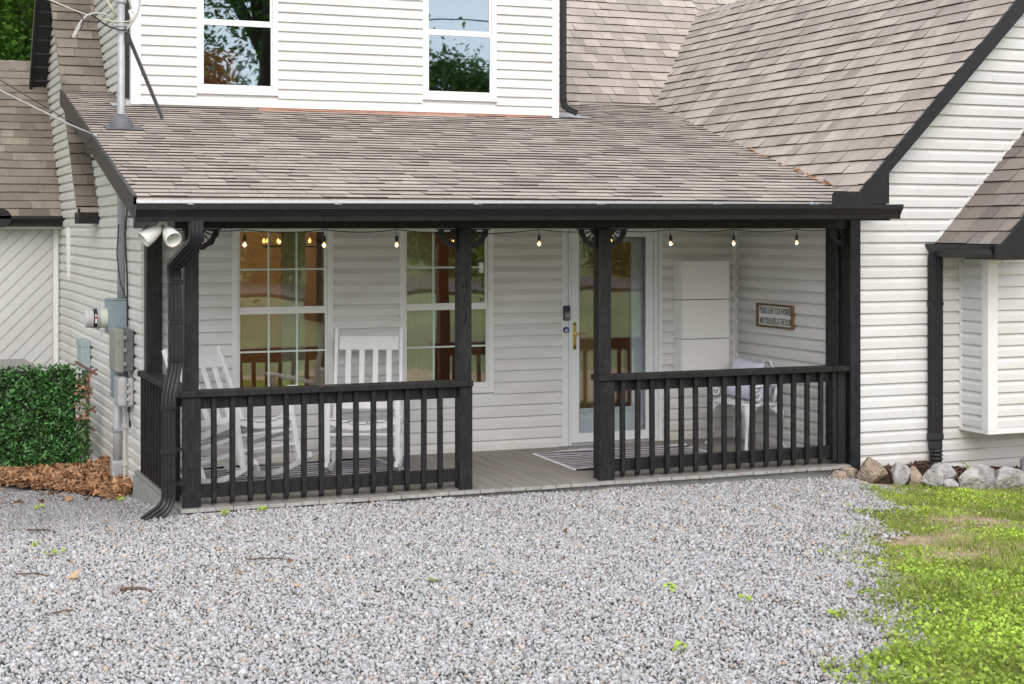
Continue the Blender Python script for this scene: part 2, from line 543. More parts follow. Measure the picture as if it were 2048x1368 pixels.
PIECES = {}
def piece(owner, parent, name, mat, vs, fs, tone, score):
    PIECES.setdefault((owner, name), []).append((score, parent, mat, vs, fs, tone))
def emit_pieces(limit=300):
    for (owner, name), items in PIECES.items():
        items.sort(key=lambda q: -q[0])
        rest = {}
        for i, (s, parent, mat, vs, fs, tone) in enumerate(items):
            if i < limit:
                b = MB()
            else:
                b = rest.setdefault((parent.name, mat), [parent, MB()])[1]
            if mat.startswith('shingle'):        # granules on top, dark asphalt along the cut edges
                b.add(vs, fs[:1], 0, tone)
                k0 = len(b.v) - len(vs)
                for f in fs[1:]:
                    b.f.append(tuple(q + k0 for q in f)); b.m.append(1); b.t.append(1.0)
            else:
                b.add(vs, fs, 0, tone)
            if i < limit:
                b.build(name, [mat, 'shingle_edge'] if mat.startswith('shingle') else mat, parent)
        for (pn, mat), (parent, b) in rest.items():
            b.build(name, [mat, 'shingle_edge'] if mat.startswith('shingle') else mat, parent, kind='stuff')

# ------------------------------------------------------------------ siding and shingles
PROF = [(0.000, 0.0), (0.0270, 0.0), (0.0262, 0.56), (0.0085, 0.80), (0.0015, 0.97), (0.0012, 1.03), (0.000, 1.03)]
def siding(owner, parent, P0, U, N, z0, z1, h, srange, openings=(), mat='vinyl', segs=1, wave=None, seed=0, proud=1.0, name='siding_plank', joints=()):
    rr = random.Random(seed)
    U, N = Vector((*U, 0)), Vector((*N, 0))
    P0 = Vector((*P0, 0))
    k = 0
    z = z0
    while z < z1 - 0.01:
        za, zb = z, min(z + h, z1)
        z += h
        k += 1
        sa, sb = srange(za), srange(zb)
        if sa is None or sb is None: continue
        cuts = [(0.0, 1.0)]
        lo, hi = min(sa[0], sb[0]), max(sa[1], sb[1])
        segsx = [[None, None]]
        blocks = sorted([(o[0], o[1]) for o in openings if min(zb, o[3]) - max(za, o[2]) > 0.25 * h])
        pieces = []
        cur = None
        for b in blocks:
            pieces.append((cur, b[0]))
            cur = b[1]
        pieces.append((cur, None))
        jl = []
        for (l, r) in pieces:
            L0 = l if l is not None else lo
            R0 = r if r is not None else hi
            js = [j + 1.1 * ((k * 0.37) % 1.0) for j in joints]
            js = [j for j in js if L0 + 0.3 < j < R0 - 0.3]
            prev = l
            for j in js:
                jl.append((prev, j - 0.001)); prev = j + 0.001
            jl.append((prev, r))
        for (l, r) in jl:
            dz0, dz1 = rr.uniform(-0.0016, 0.0016), rr.uniform(-0.0016, 0.0016)
            do = rr.uniform(0, 0.002)
            vs = []
            for q in range(segs + 1):
                f = q / segs
                for off, hh in PROF:
                    zz = za + hh * (zb - za)
                    tt = min(1.0, max(0.0, hh))
                    l0 = l if l is not None else sa[0] * (1 - tt) + sb[0] * tt
                    r0 = r if r is not None else sa[1] * (1 - tt) + sb[1] * tt
                    s = l0 + (r0 - l0) * f
                    wv, wz = wave(s, zz) if wave else (0.0, 0.0)
                    p = P0 + U * s + N * (off * proud + (do if off > 0.003 else 0) + wv)
                    vs.append((p.x, p.y, zz + dz0 * (1 - f) + dz1 * f + wz))
            n = len(PROF)
            if (Vector(vs[-1]) - Vector(vs[0])).length < 0.03: continue
            fs = []
            flip = U.cross(Vector((0, 0, 1))).dot(N) < 0
            for q in range(segs):
                for i in range(n):
                    j = (i + 1) % n
                    f4 = (q * n + i, (q + 1) * n + i, (q + 1) * n + j, q * n + j)
                    fs.append(f4 if not flip else tuple(reversed(f4)))
            c0, c1 = tuple(range(n)), tuple(range(segs * n, segs * n + n))
            fs += [tuple(reversed(c0)), c1] if flip else [c0, tuple(reversed(c1))]
            c = sum((Vector(p) for p in vs), Vector()) / len(vs)
            ln = (Vector(vs[segs * n]) - Vector(vs[0])).length
            piece(owner, parent, name, mat, vs, fs, 1.0, seen_size(c, N, ln * h))

def clip_poly(poly, convex):
    def inside(p, a, b): return (b[0] - a[0]) * (p[1] - a[1]) - (b[1] - a[1]) * (p[0] - a[0]) >= -1e-9
    out = list(poly)
    for i in range(len(convex)):
        a, b = convex[i], convex[(i + 1) % len(convex)]
        src, out = out, []
        for k in range(len(src)):
            p, q = src[k], src[(k + 1) % len(src)]
            ip, iq = inside(p, a, b), inside(q, a, b)
            if ip: out.append(p)
            if ip != iq:
                d1 = (b[0] - a[0]) * (p[1] - a[1]) - (b[1] - a[1]) * (p[0] - a[0])
                d2 = (b[0] - a[0]) * (q[1] - a[1]) - (b[1] - a[1]) * (q[0] - a[0])
                t = d1 / (d1 - d2)
                out.append((p[0] + (q[0] - p[0]) * t, p[1] + (q[1] - p[1]) * t))
        if len(out) < 3: return []
    return out
def ccw(poly):
    a = sum(poly[i][0] * poly[(i + 1) % len(poly)][1] - poly[(i + 1) % len(poly)][0] * poly[i][1] for i in range(len(poly)))
    return poly if a > 0 else list(reversed(poly))

def shingles(owner, parent, poly, O, grad, mat='shingle', expo=0.143, seed=1, wmin=0.13, wmax=0.34, t0=0.0135, tone_lo=0.80, tone_hi=1.09, lift=0.0):
    """poly in XY; z = O.z + grad.(xy - O.xy)"""
    if 'shingle_edge' not in MATS:
        M('shingle_edge', (0.055, 0.045, 0.038), rough=0.95, var=0.3, scale=60, spec=0.1)
    rr = random.Random(seed)
    g = Vector(grad)
    G = g.length
    gh = g / G
    v3 = Vector((gh.x, gh.y, G)).normalized()
    u3 = Vector((-gh.y, gh.x, 0))
    n3 = u3.cross(v3)
    if n3.z < 0: u3, n3 = -u3, -n3
    O = Vector(O)
    def touv(p):
        q = Vector((p[0], p[1], O.z + g.x * (p[0] - O.x) + g.y * (p[1] - O.y))) - O
        return (q.dot(u3), q.dot(v3))
    cv = ccw([touv(p) for p in poly])
    umin, umax = min(p[0] for p in cv), max(p[0] for p in cv)
    vmin, vmax = min(p[1] for p in cv), max(p[1] for p in cv)
    v = vmin
    while v < vmax:
        u = umin - rr.uniform(0, 0.3)
        sag = rr.uniform(-0.003, 0.003)
        lastt = 1.0
        while u < umax:
            wd = rr.choice((0.14, 0.165, 0.2, 0.25, 0.3, 0.33)) * rr.uniform(0.92, 1.08)
            hi = rr.random() < 0.42
            tb = t0 + (0.40 * t0 if hi else 0.0) + rr.uniform(-0.001, 0.001)
            dv = sag + rr.uniform(-0.0025, 0.0025)
            gap = 0.0015
            pl = clip_poly([(u + gap, v + dv), (u + wd - gap, v + dv + rr.uniform(-.002, .002)), (u + wd - gap, v + expo + 0.012), (u + gap, v + expo + 0.012)], cv)
            tone = rr.uniform(tone_lo, tone_hi)
            if rr.random() < 0.12: tone *= 0.84
            if len(pl) >= 3:
                n = len(pl)
                top, bot = [], []
                for (pu, pv) in pl:
                    f = min(1, max(0, (pv - v) / (expo + 0.012)))
                    tt = tb * (1 - f) + 0.002 * f
                    b = O + u3 * pu + v3 * pv
                    bot.append(b + n3 * lift)
                    top.append(b + n3 * (lift + tt))
                vs = [tuple(p) for p in bot + top]
                fs = [tuple(range(n, 2 * n))] + [(i, (i + 1) % n, (i + 1) % n + n, i + n) for i in range(n)]
                c = sum(top, Vector()) / n
                ar = abs(sum(pl[i][0] * pl[(i + 1) % n][1] - pl[(i + 1) % n][0] * pl[i][1] for i in range(n))) / 2
                piece(owner, parent, 'shingle', mat, vs, fs, tone, seen_size(c, n3, ar))
            u += wd
        v += expo

def text_mesh(s, size, ext, bold=0.0):
    cu = bpy.data.curves.new('text', 'FONT')
    cu.body = s
    cu.size = size
    cu.extrude = ext
    cu.offset = bold
    cu.resolution_u = 3
    o = bpy.data.objects.new('text', cu)
    COL.objects.link(o)
    bpy.context.view_layer.update()
    dg = bpy.context.evaluated_depsgraph_get()
    me = bpy.data.meshes.new_from_object(o.evaluated_get(dg))
    bpy.data.objects.remove(o)
    bpy.data.curves.remove(cu)
    return me
# ================================================================== GROUND
def sstep(a, b, x):
    t = np.clip((x - a) / (b - a), 0, 1)
    return t * t * (3 - 2 * t)
def G(x, y):
    x = np.asarray(x, float); y = np.asarray(y, float)
    z = -0.055 - 0.012 * np.clip(x - 3, 0, 6) - 0.05 * np.clip(x - 7.2, 0, 2.0)
    left = sstep(2.5, 1.9, x) * np.clip(y - 10.9, 0, 2.1) * 0.105
    z = z - left
    z = z + 0.012 * np.sin(x * 1.9 + 0.6) * np.sin(y * 1.7) * sstep(10.8, 9.5, y)
    back = np.clip(3.0 - y, 0, 200)
    z = z + 0.05 * np.minimum(back, 14) + 0.0 * back + 0.055 * np.clip(back - 19, 0, 26)
    return z
# lawn edge in plan (x for a given y), ragged
LY = np.array([-60, 2.0, 5.0, 6.13, 6.3, 6.73, 7.16, 7.62, 8.19, 9.05, 9.56, 10.24, 10.9, 11.2])
LX = np.array([3.2, 3.2, 3.6, 4.25, 4.65, 4.90, 5.10, 5.32, 5.62, 6.25, 6.72, 7.28, 7.6, 7.6])
def snoise(x, y, f, seed=0):
    r = np.random.RandomState(seed)
    o = np.zeros_like(x, dtype=float)
    for k in range(7):
        a = r.uniform(0, 2 * PI); ff = f * r.uniform(0.6, 1.7); ph = r.uniform(0, 2 * PI)
        o += np.sin((x * math.cos(a) + y * math.sin(a)) * ff * 2 * PI + ph)
    return o / 7 ** 0.5
def lawn_d(x, y):          # >0 inside the lawn, metres from its edge
    x = np.asarray(x, float); y = np.asarray(y, float)
    e = np.interp(y, LY, LX)
    return (x - e) * 0.85 + 0.11 * snoise(x, y, 1.1, 3) + 0.07 * snoise(x, y, 3.2, 4)
def axis(lo, hi, fine_lo, fine_hi, step, n=14):
    a = lo + (fine_lo - lo) * (1 - np.linspace(1, 0, n) ** 2.2)
    b = fine_hi + (hi - fine_hi) * (np.linspace(0, 1, n) ** 2.2)
    return np.unique(np.concatenate([a, np.arange(fine_lo, fine_hi, step), b]))
gx = axis(-90, 110, -1, 10, 0.12)
gy = axis(-90, 80, 4, 15.5, 0.12)
X, Y = np.meshgrid(gx, gy)
Z = G(X, Y)
V = np.stack([X, Y, Z], -1).reshape(-1, 3)
nx, ny = len(gx), len(gy)
I = np.arange(ny * nx).reshape(ny, nx)
FQ = np.stack([I[:-1, :-1], I[:-1, 1:], I[1:, 1:], I[1:, :-1]], -1).reshape(-1, 4)
cx = V[FQ].mean(1)
ld = lawn_d(cx[:, 0], cx[:, 1])
mi = np.where(cx[:, 1] < 4.0, np.where((cx[:, 0] > 3.0) | (cx[:, 1] < -1.0), 1, 0), np.where(ld > 0.05, 2, 0))
mi = np.where((cx[:, 1] > 16) | (cx[:, 0] < -3), 1, mi)
ground = place(np_mesh('ground', V, FQ, ['gravel_bed', 'far_grass', 'soil'], smooth=True, midx=mi), 'ground', loc=(0, 0, 0))
tag(ground, 'gently sloping ground of gravel bed, bare soil and grass in front of the house', kind='structure')

# ================================================================== HOUSE
HB = (4.8, 12.0, 0.0)
house = thing('house', 'white vinyl sided house with brown shingle roofs, black trim and a railed front porch', 'house', HB)
XL, YBK, YW = 2.157, 12.87, 11.05        # left end wall, porch back wall, wing front wall
XC = 7.535                               # inner side wall of the porch
def hp(name, mats, b, parent=None, **k): return b.build(name, mats, parent or house, **k)
PORCH_O = (7.473, 11.028, 2.205); PG = (0.0, 0.205)
MAIN_O = (8.538, 16.407, 3.309); MG = (0.0, 1.03)
WING_O = (7.495, 10.85, 2.229); WG = (1.0355, 0.0)
zp = lambda y: 2.205 + 0.205 * (y - 11.028)
zm = lambda y: 3.309 + 1.03 * (y - 16.407)
zw = lambda x: 2.229 + 1.0355 * (x - 7.495)

# ---- backing walls (thin boxes with openings left for windows and the door)
WIN1 = (2.849, 3.694, 0.525, 1.965)
WIN2 = (4.274, 5.123, 0.515, 1.965)
DOOR = (5.770, 6.758, 0.0, 1.965)
def wall_with_holes(b, x0, x1, y0, y1, z0, z1, holes):
    xs = sorted(holes)
    cur = x0
    for (a, c, d, e) in xs:
        b.box(cur, a, y0, y1, z0, z1)
        if d > z0: b.box(a, c, y0, y1, z0, d)
        if e < z1: b.box(a, c, y0, y1, e, z1)
        cur = c
    b.box(cur, x1, y0, y1, z0, z1)
b = MB()
wall_with_holes(b, XL + 0.02, XC - 0.001, YBK + 0.001, YBK + 0.14, -0.12, 2.4, [WIN1, WIN2, DOOR])
wall_back = hp('wall', 'vinyl', b)
full = lambda a, c: (lambda z: (a, c))
siding('house', wall_back, (0, YBK), (1, 0), (0, -1), -0.012, 1.98, 0.0994, full(XL + 0.1, XC - 0.03),
       [(WIN1[0], WIN1[1], 0.55, 2.1), (WIN2[0], WIN2[1], 0.55, 2.1), (DOOR[0], DOOR[1], -1, 2.1)], seed=1)
b = MB(); b.box(XC + 0.001, XC + 0.12, YW + 0.06, YBK + 0.14, -0.12, 2.12)
wall_in = hp('wall', 'vinyl', b)
siding('house', wall_in, (XC, 0), (0, 1), (-1, 0), -0.012, 1.98, 0.0994, full(YW + 0.03, YBK - 0.03), seed=2)
hp('corner_trim', 'white_trim', MB().box(XC - 0.050, XC + 0.0, YBK - 0.034, YBK + 0.0, 0, 1.98).box(XC - 0.034, XC, YBK - 0.055, YBK - 0.0345, 0, 1.98))
# wing front wall, gable shaped
b = MB()
WT = lambda x: zw(x) - 0.05
b.prism([(XC, YW + 0.001, -0.5), (12.1, YW + 0.001, -0.5), (12.1, YW + 0.001, zw(7.53)), (9.80, YW + 0.001, WT(9.80)), (XC, YW + 0.001, WT(XC))], (0, 0.10, 0))
wall_wing = hp('wall', 'vinyl', b)
BAYX, BAYY, BAYZ = 8.633, 10.69, 0.245
def wing_range(z):
    x0 = 7.60
    if z > 2.2: x0 = max(x0, 7.495 + (z - 2.229 + 0.07) / 1.0355)
    return (x0, 12.0)
siding('house', wall_wing, (0, YW), (1, 0), (0, -1), -0.135, 4.2, 0.0968, wing_range,
       [(BAYX, 9.9, BAYZ, 2.05)], seed=3, joints=(7.9,))
hp('foundation', 'deck_skirt', MB().box(7.62, 12.0, YW + 0.005, YW + 0.09, -0.6, -0.137))
# left end wall
b = MB()
b.prism([(XL + 0.001, YBK + 0.01, -0.6), (XL + 0.001, 21.0, -0.6), (XL + 0.001, 21.0, 1.6), (XL + 0.001, 18.3, 5.0), (XL + 0.001, 16.4, zm(16.4) - 0.12),
         (XL + 0.001, 15.6, zp(15.6) - 0.1), (XL + 0.001, YBK + 0.01, zp(YBK) - 0.1)], (0.1, 0, 0))
wall_left = hp('wall', 'vinyl_side', b)
def left_range(z):
    a = YBK
    if z > 2.45: a = max(a, 11.028 + (z - 2.205 + 0.11) / 0.205)
    if a > 15.7 or z > 3.15: a = 16.407 + (z - 3.309 + 0.13) / 1.03
    c = 18.2 if z < 1.95 else 19.6
    if z > 3.5: c = min(c, 18.87 - (z - 4.45) / 1.33)
    return (a, c) if c - a > 0.1 else None
def wavy(s, z):
    t = s - 12.9
    env = math.exp(-((z - 0.5) / 1.3) ** 2)
    return (0.0035 * env * (math.sin(s * 3.2 + z * 0.5) + 0.3 * math.sin(s * 7 + 1 + z)) * min(1, max(0, t * 1.2)) + 0.006,
            0.003 * math.sin(s * 1.9 + 0.8))
siding('house', wall_left, (XL, 0), (0, 1), (-1, 0), -0.345, 4.9, 0.0948, left_range, mat='vinyl_side', segs=22, wave=wavy, seed=4)

# ---- dormer
DX0, DX1, DY = 2.40, 6.73, 15.10
DW1 = (3.007, 3.789, 3.195, 4.62)
DW2 = (5.254, 6.045, 3.205, 4.63)
b = MB()
wall_with_holes(b, DX0 + 0.005, DX1 - 0.005, DY + 0.001, DY + 0.10, 2.95, 4.95, [DW1, DW2])
wall_dormer = hp('wall', 'vinyl', b)
siding('house', wall_dormer, (0, DY), (1, 0), (0, -1), 3.066, 4.9, 0.0925, full(DX0 + 0.09, DX1 - 0.07),
       [(DW1[0], DW1[1], 3.2, 4.7), (DW2[0], DW2[1], 3.21, 4.7)], seed=5)
hp('corner_board', 'white_trim', MB().box(DX0, DX0 + 0.09, DY - 0.034, DY, 3.06, 4.95).box(DX0 - 0.004, DX0, DY - 0.034, DY + 0.07, 3.06, 4.95), bevel=0.003)
hp('corner_board', 'white_trim', MB().box(DX1 - 0.07, DX1, DY - 0.034, DY, 3.045, 4.95).box(DX1, DX1 + 0.004, DY - 0.034, DY + 0.07, 3.045, 4.95), bevel=0.003)
hp('flashing', 'red_flash', MB().box(3.6, 6.6, DY - 0.020, DY + 0.0, 3.02, 3.082))
hp('flashing', 'galvanised', MB().prism([(6.68, 15.10, zp(15.10) + 0.016), (7.12, 15.12, zp(15.12) + 0.016), (7.0, 15.42, zp(15.42) + 0.016), (6.74, 15.42, zp(15.42) + 0.016)], (0, 0, 0.004)))
hp('flashing', 'galvanised', MB().prism([(2.22, 15.02, zp(15.02) + 0.016), (2.62, 15.07, zp(15.07) + 0.016), (2.52, 15.10, zp(15.10) + 0.016), (2.22, 15.22, zp(15.22) + 0.016)], (0, 0, 0.004)))
# dormer side walls
b = MB().prism([(DX0 + 0.003, DY + 0.1, 2.95), (DX0 + 0.003, 18.2, 4.95), (DX0 + 0.003, DY + 0.1, 4.95)], (0.08, 0, 0))
wall_ds = hp('wall', 'vinyl', b)
siding('house', wall_ds, (DX0, 0), (0, 1), (-1, 0), 3.055, 4.9, 0.0925,
       lambda z: (DY + 0.07, max(DY + 0.08, 16.407 + (z - 3.309 - 0.02) / 1.03)), seed=6)
hp('wall', 'vinyl', MB().prism([(DX1 - 0.083, DY + 0.1, 2.95), (DX1 - 0.083, 18.2, 4.95), (DX1 - 0.083, DY + 0.1, 4.95)], (0.08, 0, 0)))
hp('roof', 'shingle', MB().prism([(DX0 - 0.2, DY - 0.3, 4.96), (DX1 + 0.2, DY - 0.3, 4.96), (DX1 + 0.2, 18.3, 5.28), (DX0 - 0.2, 18.3, 5.28)], (0, 0, 0.06)))
# black edge beside the dormer corner
hp('flashing', 'black_metal', MB().box(DX0 - 0.05, DX0 - 0.008, DY + 0.04, DY + 0.075, 3.12, 4.95))

# ---- roofs: decks, then shingles piece by piece
def deck(poly, zf, t=0.05): 
    return MB().prism([(p[0], p[1], zf(p) - 0.002) for p in poly], (0, 0, -t))
P_PORCH = [(1.705, 10.60), (7.40, 10.60), (7.472, 11.028), (8.538, 16.38), (1.89, 16.02), (1.865, 15.3)]
P_PORCH = [(1.705, 10.60), (7.395, 10.60), (8.538, 16.385), (1.885, 16.1)]
fz = lambda p: zp(p[1])
roof_porch = hp('roof', 'shingle', deck(P_PORCH, fz))
shingles('house', roof_porch, P_PORCH, PORCH_O, PG, seed=11, t0=0.0098, tone_lo=0.86, tone_hi=1.1)
P_ML = [(1.93, 15.24), (2.42, 15.24), (2.42, 18.3), (1.94, 18.3)]
roof_main = hp('roof', 'shingle', deck(P_ML, lambda p: zm(p[1])))
shingles('house', roof_main, P_ML, (2.0, 15.24, zm(15.24)), MG, seed=12, mat='shingle_brown_shade', tone_lo=0.62, tone_hi=1.05)  # same shingles as the right part, their tree shade put into a darker colour
P_MR = [(6.70, 16.33), (8.46, 16.33), (9.80, 17.67), (9.80, 18.3), (6.70, 18.3)]
roof_main2 = hp('roof', 'shingle', deck(P_MR, lambda p: zm(p[1])))
shingles('house', roof_main2, P_MR, (6.70, 16.33, zm(16.33)), MG, seed=13)
P_MU = [(9.801, 17.60), (12.2, 17.60), (12.2, 18.3), (9.801, 18.3)]
roof_main3 = hp('roof', 'shingle', deck(P_MU, lambda p: zm(p[1])))
shingles('house', roof_main3, P_MU, (6.70, 16.33, zm(16.33)), MG, seed=16)
P_W = [(7.43, 10.82), (9.78, 10.82), (9.78, 17.66), (8.53, 16.40), (7.49, 11.05)]
P_W = [(7.425, 10.82), (9.78, 10.82), (9.78, 17.66), (8.535, 16.41)]
roof_wing = hp('roof', 'shingle', deck(P_W, lambda p: zw(p[0])))
shingles('house', roof_wing, P_W, WING_O, WG, seed=14)
zr = zw(9.78)
hp('roof', 'shingle', MB().prism([(9.78, 10.82, zr - .01), (12.2, 10.82, zr - 2.5), (12.2, 17.66, zr - 2.5), (9.78, 17.66, zr - .01)], (0, 0, -0.05)))
# ridge cap of the wing
for k in range(34):
    y = 10.85 + k * 0.2
    tn = 0.8 + 0.35 * random.Random(k).random()
    b = MB()
    b.add([(9.64, y, zw(9.64) + 0.016), (9.78, y, zr + 0.026), (9.93, y, zw(9.63) + 0.016), (9.66, y + 0.23, zw(9.66) + 0.008), (9.78, y + 0.23, zr + 0.014), (9.90, y + 0.23, zw(9.66) + 0.008)],
          [(0, 1, 4, 3), (1, 2, 5, 4), (0, 3, 5, 2)], 0, tn)
    b.build('ridge_cap', 'shingle', roof_wing)
# back slope of the main roof, seen from below as a black soffit at the left rake
hp('roof', 'shingle', MB().prism([(1.93, 18.3, 5.26), (11.0, 18.3, 5.26), (11.0, 20.6, 2.2), (1.93, 20.6, 2.2)], (0, 0, -0.03)))
sof = hp('soffit', 'black_soffit', MB().prism([(1.955, 18.22, 5.20), (2.16, 18.22, 5.20), (2.16, 20.5, 2.17), (1.955, 20.5, 2.17)], (0, 0.05, 0.02)))
for k in range(18):
    y = 18.30 + k * 0.11
    z = 5.20 - (y - 18.22) * 1.329
    MB().box(1.96, 2.155, y - 0.008, y + 0.02, z - 0.012, z + 0.02).build('soffit_slat', 'black_soffit', sof)
hp('rake_board', 'black_metal', MB().prism([(1.925, 18.2, 5.28), (1.925, 20.55, 2.14), (1.925, 20.55, 2.02), (1.925, 18.2, 5.14)], (0.028, 0, 0)))
hp('rake_board', 'white_trim', MB().prism([(1.942, 15.24, zm(15.24) - 0.01), (1.942, 18.25, zm(18.25) - 0.01), (1.942, 18.25, zm(18.25) - 0.05), (1.942, 15.24, zm(15.24) - 0.05)], (0.02, 0, 0)))
# eave return of the steep roof over the end wall
hp('eave_box', 'black_metal', MB().box(1.945, XL - 0.012, 15.19, 15.5, 1.955, zm(15.21) - 0.015), bevel=0.003)
hp('rake_trim', 'white_trim', MB().prism([(XL - 0.02, 15.18, 1.93), (XL - 0.02, 15.20, 1.93), (XL - 0.02, 15.66, zm(15.64) + 0.03), (XL - 0.02, 15.62, zm(15.64) + 0.03), (XL - 0.02, 15.18, 2.12)], (0.012, 0, 0)))
# porch roof left rake
hp('rake_board', 'black_metal', MB().prism([(1.700, 10.60, zp(10.6) + 0.012), (1.880, 16.1, zp(16.1) + 0.012), (1.880, 16.1, zp(16.1) - 0.13), (1.700, 10.60, zp(10.6) - 0.14)], (0.025, 0, 0)))
# wing front rake (wide black board with a boxed foot)
RK = [(7.44, 10.83, zw(7.44) + 0.012), (7.745, 10.83, 2.112), (7.745, 10.83, 2.345), (9.78, 10.83, zw(9.78) - 0.335), (9.78, 10.83, zw(9.78) + 0.012)]
RK = [(7.40, 10.83, 2.112), (7.745, 10.83, 2.112), (7.745, 10.83, 2.36), (9.80, 10.83, 4.42), (9.80, 10.83, zw(9.80) + 0.012), (7.40, 10.83, zw(7.40) + 0.012)]
hp('rake_board', 'black_metal', MB().prism(RK, (0, -0.024, 0)))
hp('soffit', 'black_soffit', MB().prism([(7.745, 10.84, 2.345), (9.80, 10.84, 4.40), (9.80, YW - 0.02, 4.40), (7.745, YW - 0.02, 2.345)], (0.01, 0, 0.012)))
hp('soffit', 'black_soffit', MB().box(7.40, 7.74, 10.835, YW - 0.02, 2.09, 2.115))
hp('soffit', 'black_soffit', MB().box(1.71, 7.45, 10.62, 11.0, 1.985, 2.0))

# ---- front gutter
def k_gutter(b, a, c, out, w=0.115, h=0.108, t=0.004, mi=0):
    """K profile swept from a to c (top back edge), out = outward direction"""
    a, c, out = Vector(a), Vector(c), Vector(out).normalized()
    up = Vector((0, 0, 1))
    pr = [(0, 0), (0, -h), (w * 0.62, -h), (w * 0.66, -h * 0.72), (w * 0.86, -h * 0.42), (w, -h * 0.28), (w, 0), (w - 0.014, 0), (w - 0.014, -0.012),
          (w - t, -0.010), (w - t, -h * 0.26), (w * 0.84, -h * 0.40), (w * 0.62, -h * 0.70), (w * 0.58, -h + t), (t, -h + t), (t, 0)]
    n = len(pr)
    vs = [a + out * o + up * z for o, z in pr] + [c + out * o + up * z for o, z in pr]
    b.add(vs, [(i, (i + 1) % n, (i + 1) % n + n, i + n) for i in range(n)], mi)
    for e in (a, c):
        d = (c - a).normalized() * (0.002 if e is a else -0.002)
        q = [e + out * o + up * z for o, z in pr[:7]]
        b.prism(q, d, mi)
b = MB(); k_gutter(b, (1.70, 10.585, 2.068), (7.64, 10.585, 2.102), (0, -1, 0), w=0.115, h=0.112)
gut = hp('gutter', 'black_metal', b)
b = MB()
b.prism([(1.72, 10.582, 2.078), (7.00, 10.582, 2.104), (7.00, 10.598, 2.112), (1.72, 10.598, 2.100)], (0, 0, 0.003))
b.build('drip_edge', 'lid_trim', gut)
for X0 in (2.06, 3.06, 4.08, 5.03, 6.0, 6.85):
    zb = 2.068 + (X0 - 1.7) * 0.0057
    b = MB().box(X0 - 0.012, X0 + 0.012, 10.475, 10.58, zb - 0.008, zb + 0.004).lathe((X0, 10.56, zb + 0.004), [(0.014, 0), (0.014, 0.01), (0.006, 0.016)], 8)
    b.build('hanger', 'galvanised', gut)
pr = []
for (x, z) in ((6.985, 2.095), (7.355, 2.10), (7.355, 2.165)): pr.append((x, 10.480, z))
for k in range(1, 6):
    a = k / 6 * PI / 2
    pr.append((7.31 + 0.045 * math.cos(a), 10.480, 2.165 + 0.035 * math.sin(a)))
pr.append((7.03, 10.480, 2.20))
for k in range(1, 6):
    a = PI / 2 + k / 6 * PI / 2
    pr.append((7.03 + 0.045 * math.cos(a), 10.480, 2.165 + 0.035 * math.sin(a)))
pr.append((6.985, 10.480, 2.165))
MB().prism(pr, (0, 0.003, 0)).build('splash_guard', 'black_metal', gut)
hp('fascia', 'black_metal', MB().box(1.72, 7.60, 10.59, 10.615, 1.975, 2.09))
# ---- porch beam, side beam, ceiling
hp('beam', 'black_wood', MB().box(2.05, 7.62, 11.03, 11.12, 1.913, 1.985), bevel=0.004)
hp('beam', 'black_wood', MB().box(2.06, 2.155, 11.12, 12.84, 1.913, 1.985), bevel=0.004)
hp('ceiling', 'white_trim', MB().box(2.10, XC, 11.06, YBK, 1.99, 2.01))
hp('gable_panel', 'vinyl_side', MB().prism([(2.10, 10.95, 2.0), (2.10, YBK, 2.0), (2.10, YBK, zp(YBK) - 0.06), (2.10, 10.95, zp(10.95) - 0.06)], (0.05, 0, 0)))

# ---- posts
def post(x0, x1, y0, y1, z0, z1, nm='porch_post'):
    return hp(nm, 'black_wood', MB().box(x0, x1, y0, y1, z0, z1), bevel=0.005, bseg=2)
post(2.118, 2.216, 11.03, 11.128, 0.0, 1.913)
post(4.128, 4.226, 11.03, 11.128, 0.0, 1.913)
post(5.262, 5.366, 11.03, 11.134, 0.0, 1.913)
post(2.148, 2.272, 12.74, 12.85, 0.0, 1.913)
post(7.498, 7.596, 10.985, 11.048, -0.13, 1.985, 'corner_post')
post(7.505, 7.532, 11.06, 11.19, 0.0, 1.913, 'corner_post')
post(7.478, 7.503, 11.15, 11.32, 0.0, 1.913, 'corner_post')
# boxed lower part of the corner post and doubled rail ends
hp('rail_post', 'black_wood', MB().box(2.098, 2.222, 10.985, 11.026, -0.012, 0.755), bevel=0.004)
hp('rail_post', 'black_wood', MB().box(4.115, 4.215, 10.985, 11.026, -0.012, 0.755), bevel=0.004)
hp('rail_post', 'black_wood', MB().box(5.245, 5.375, 10.985, 11.026, -0.012, 0.755), bevel=0.004)
hp('rail_post', 'black_wood', MB().box(7.40, 7.478, 11.02, 11.10, -0.0, 0.755), bevel=0.004)

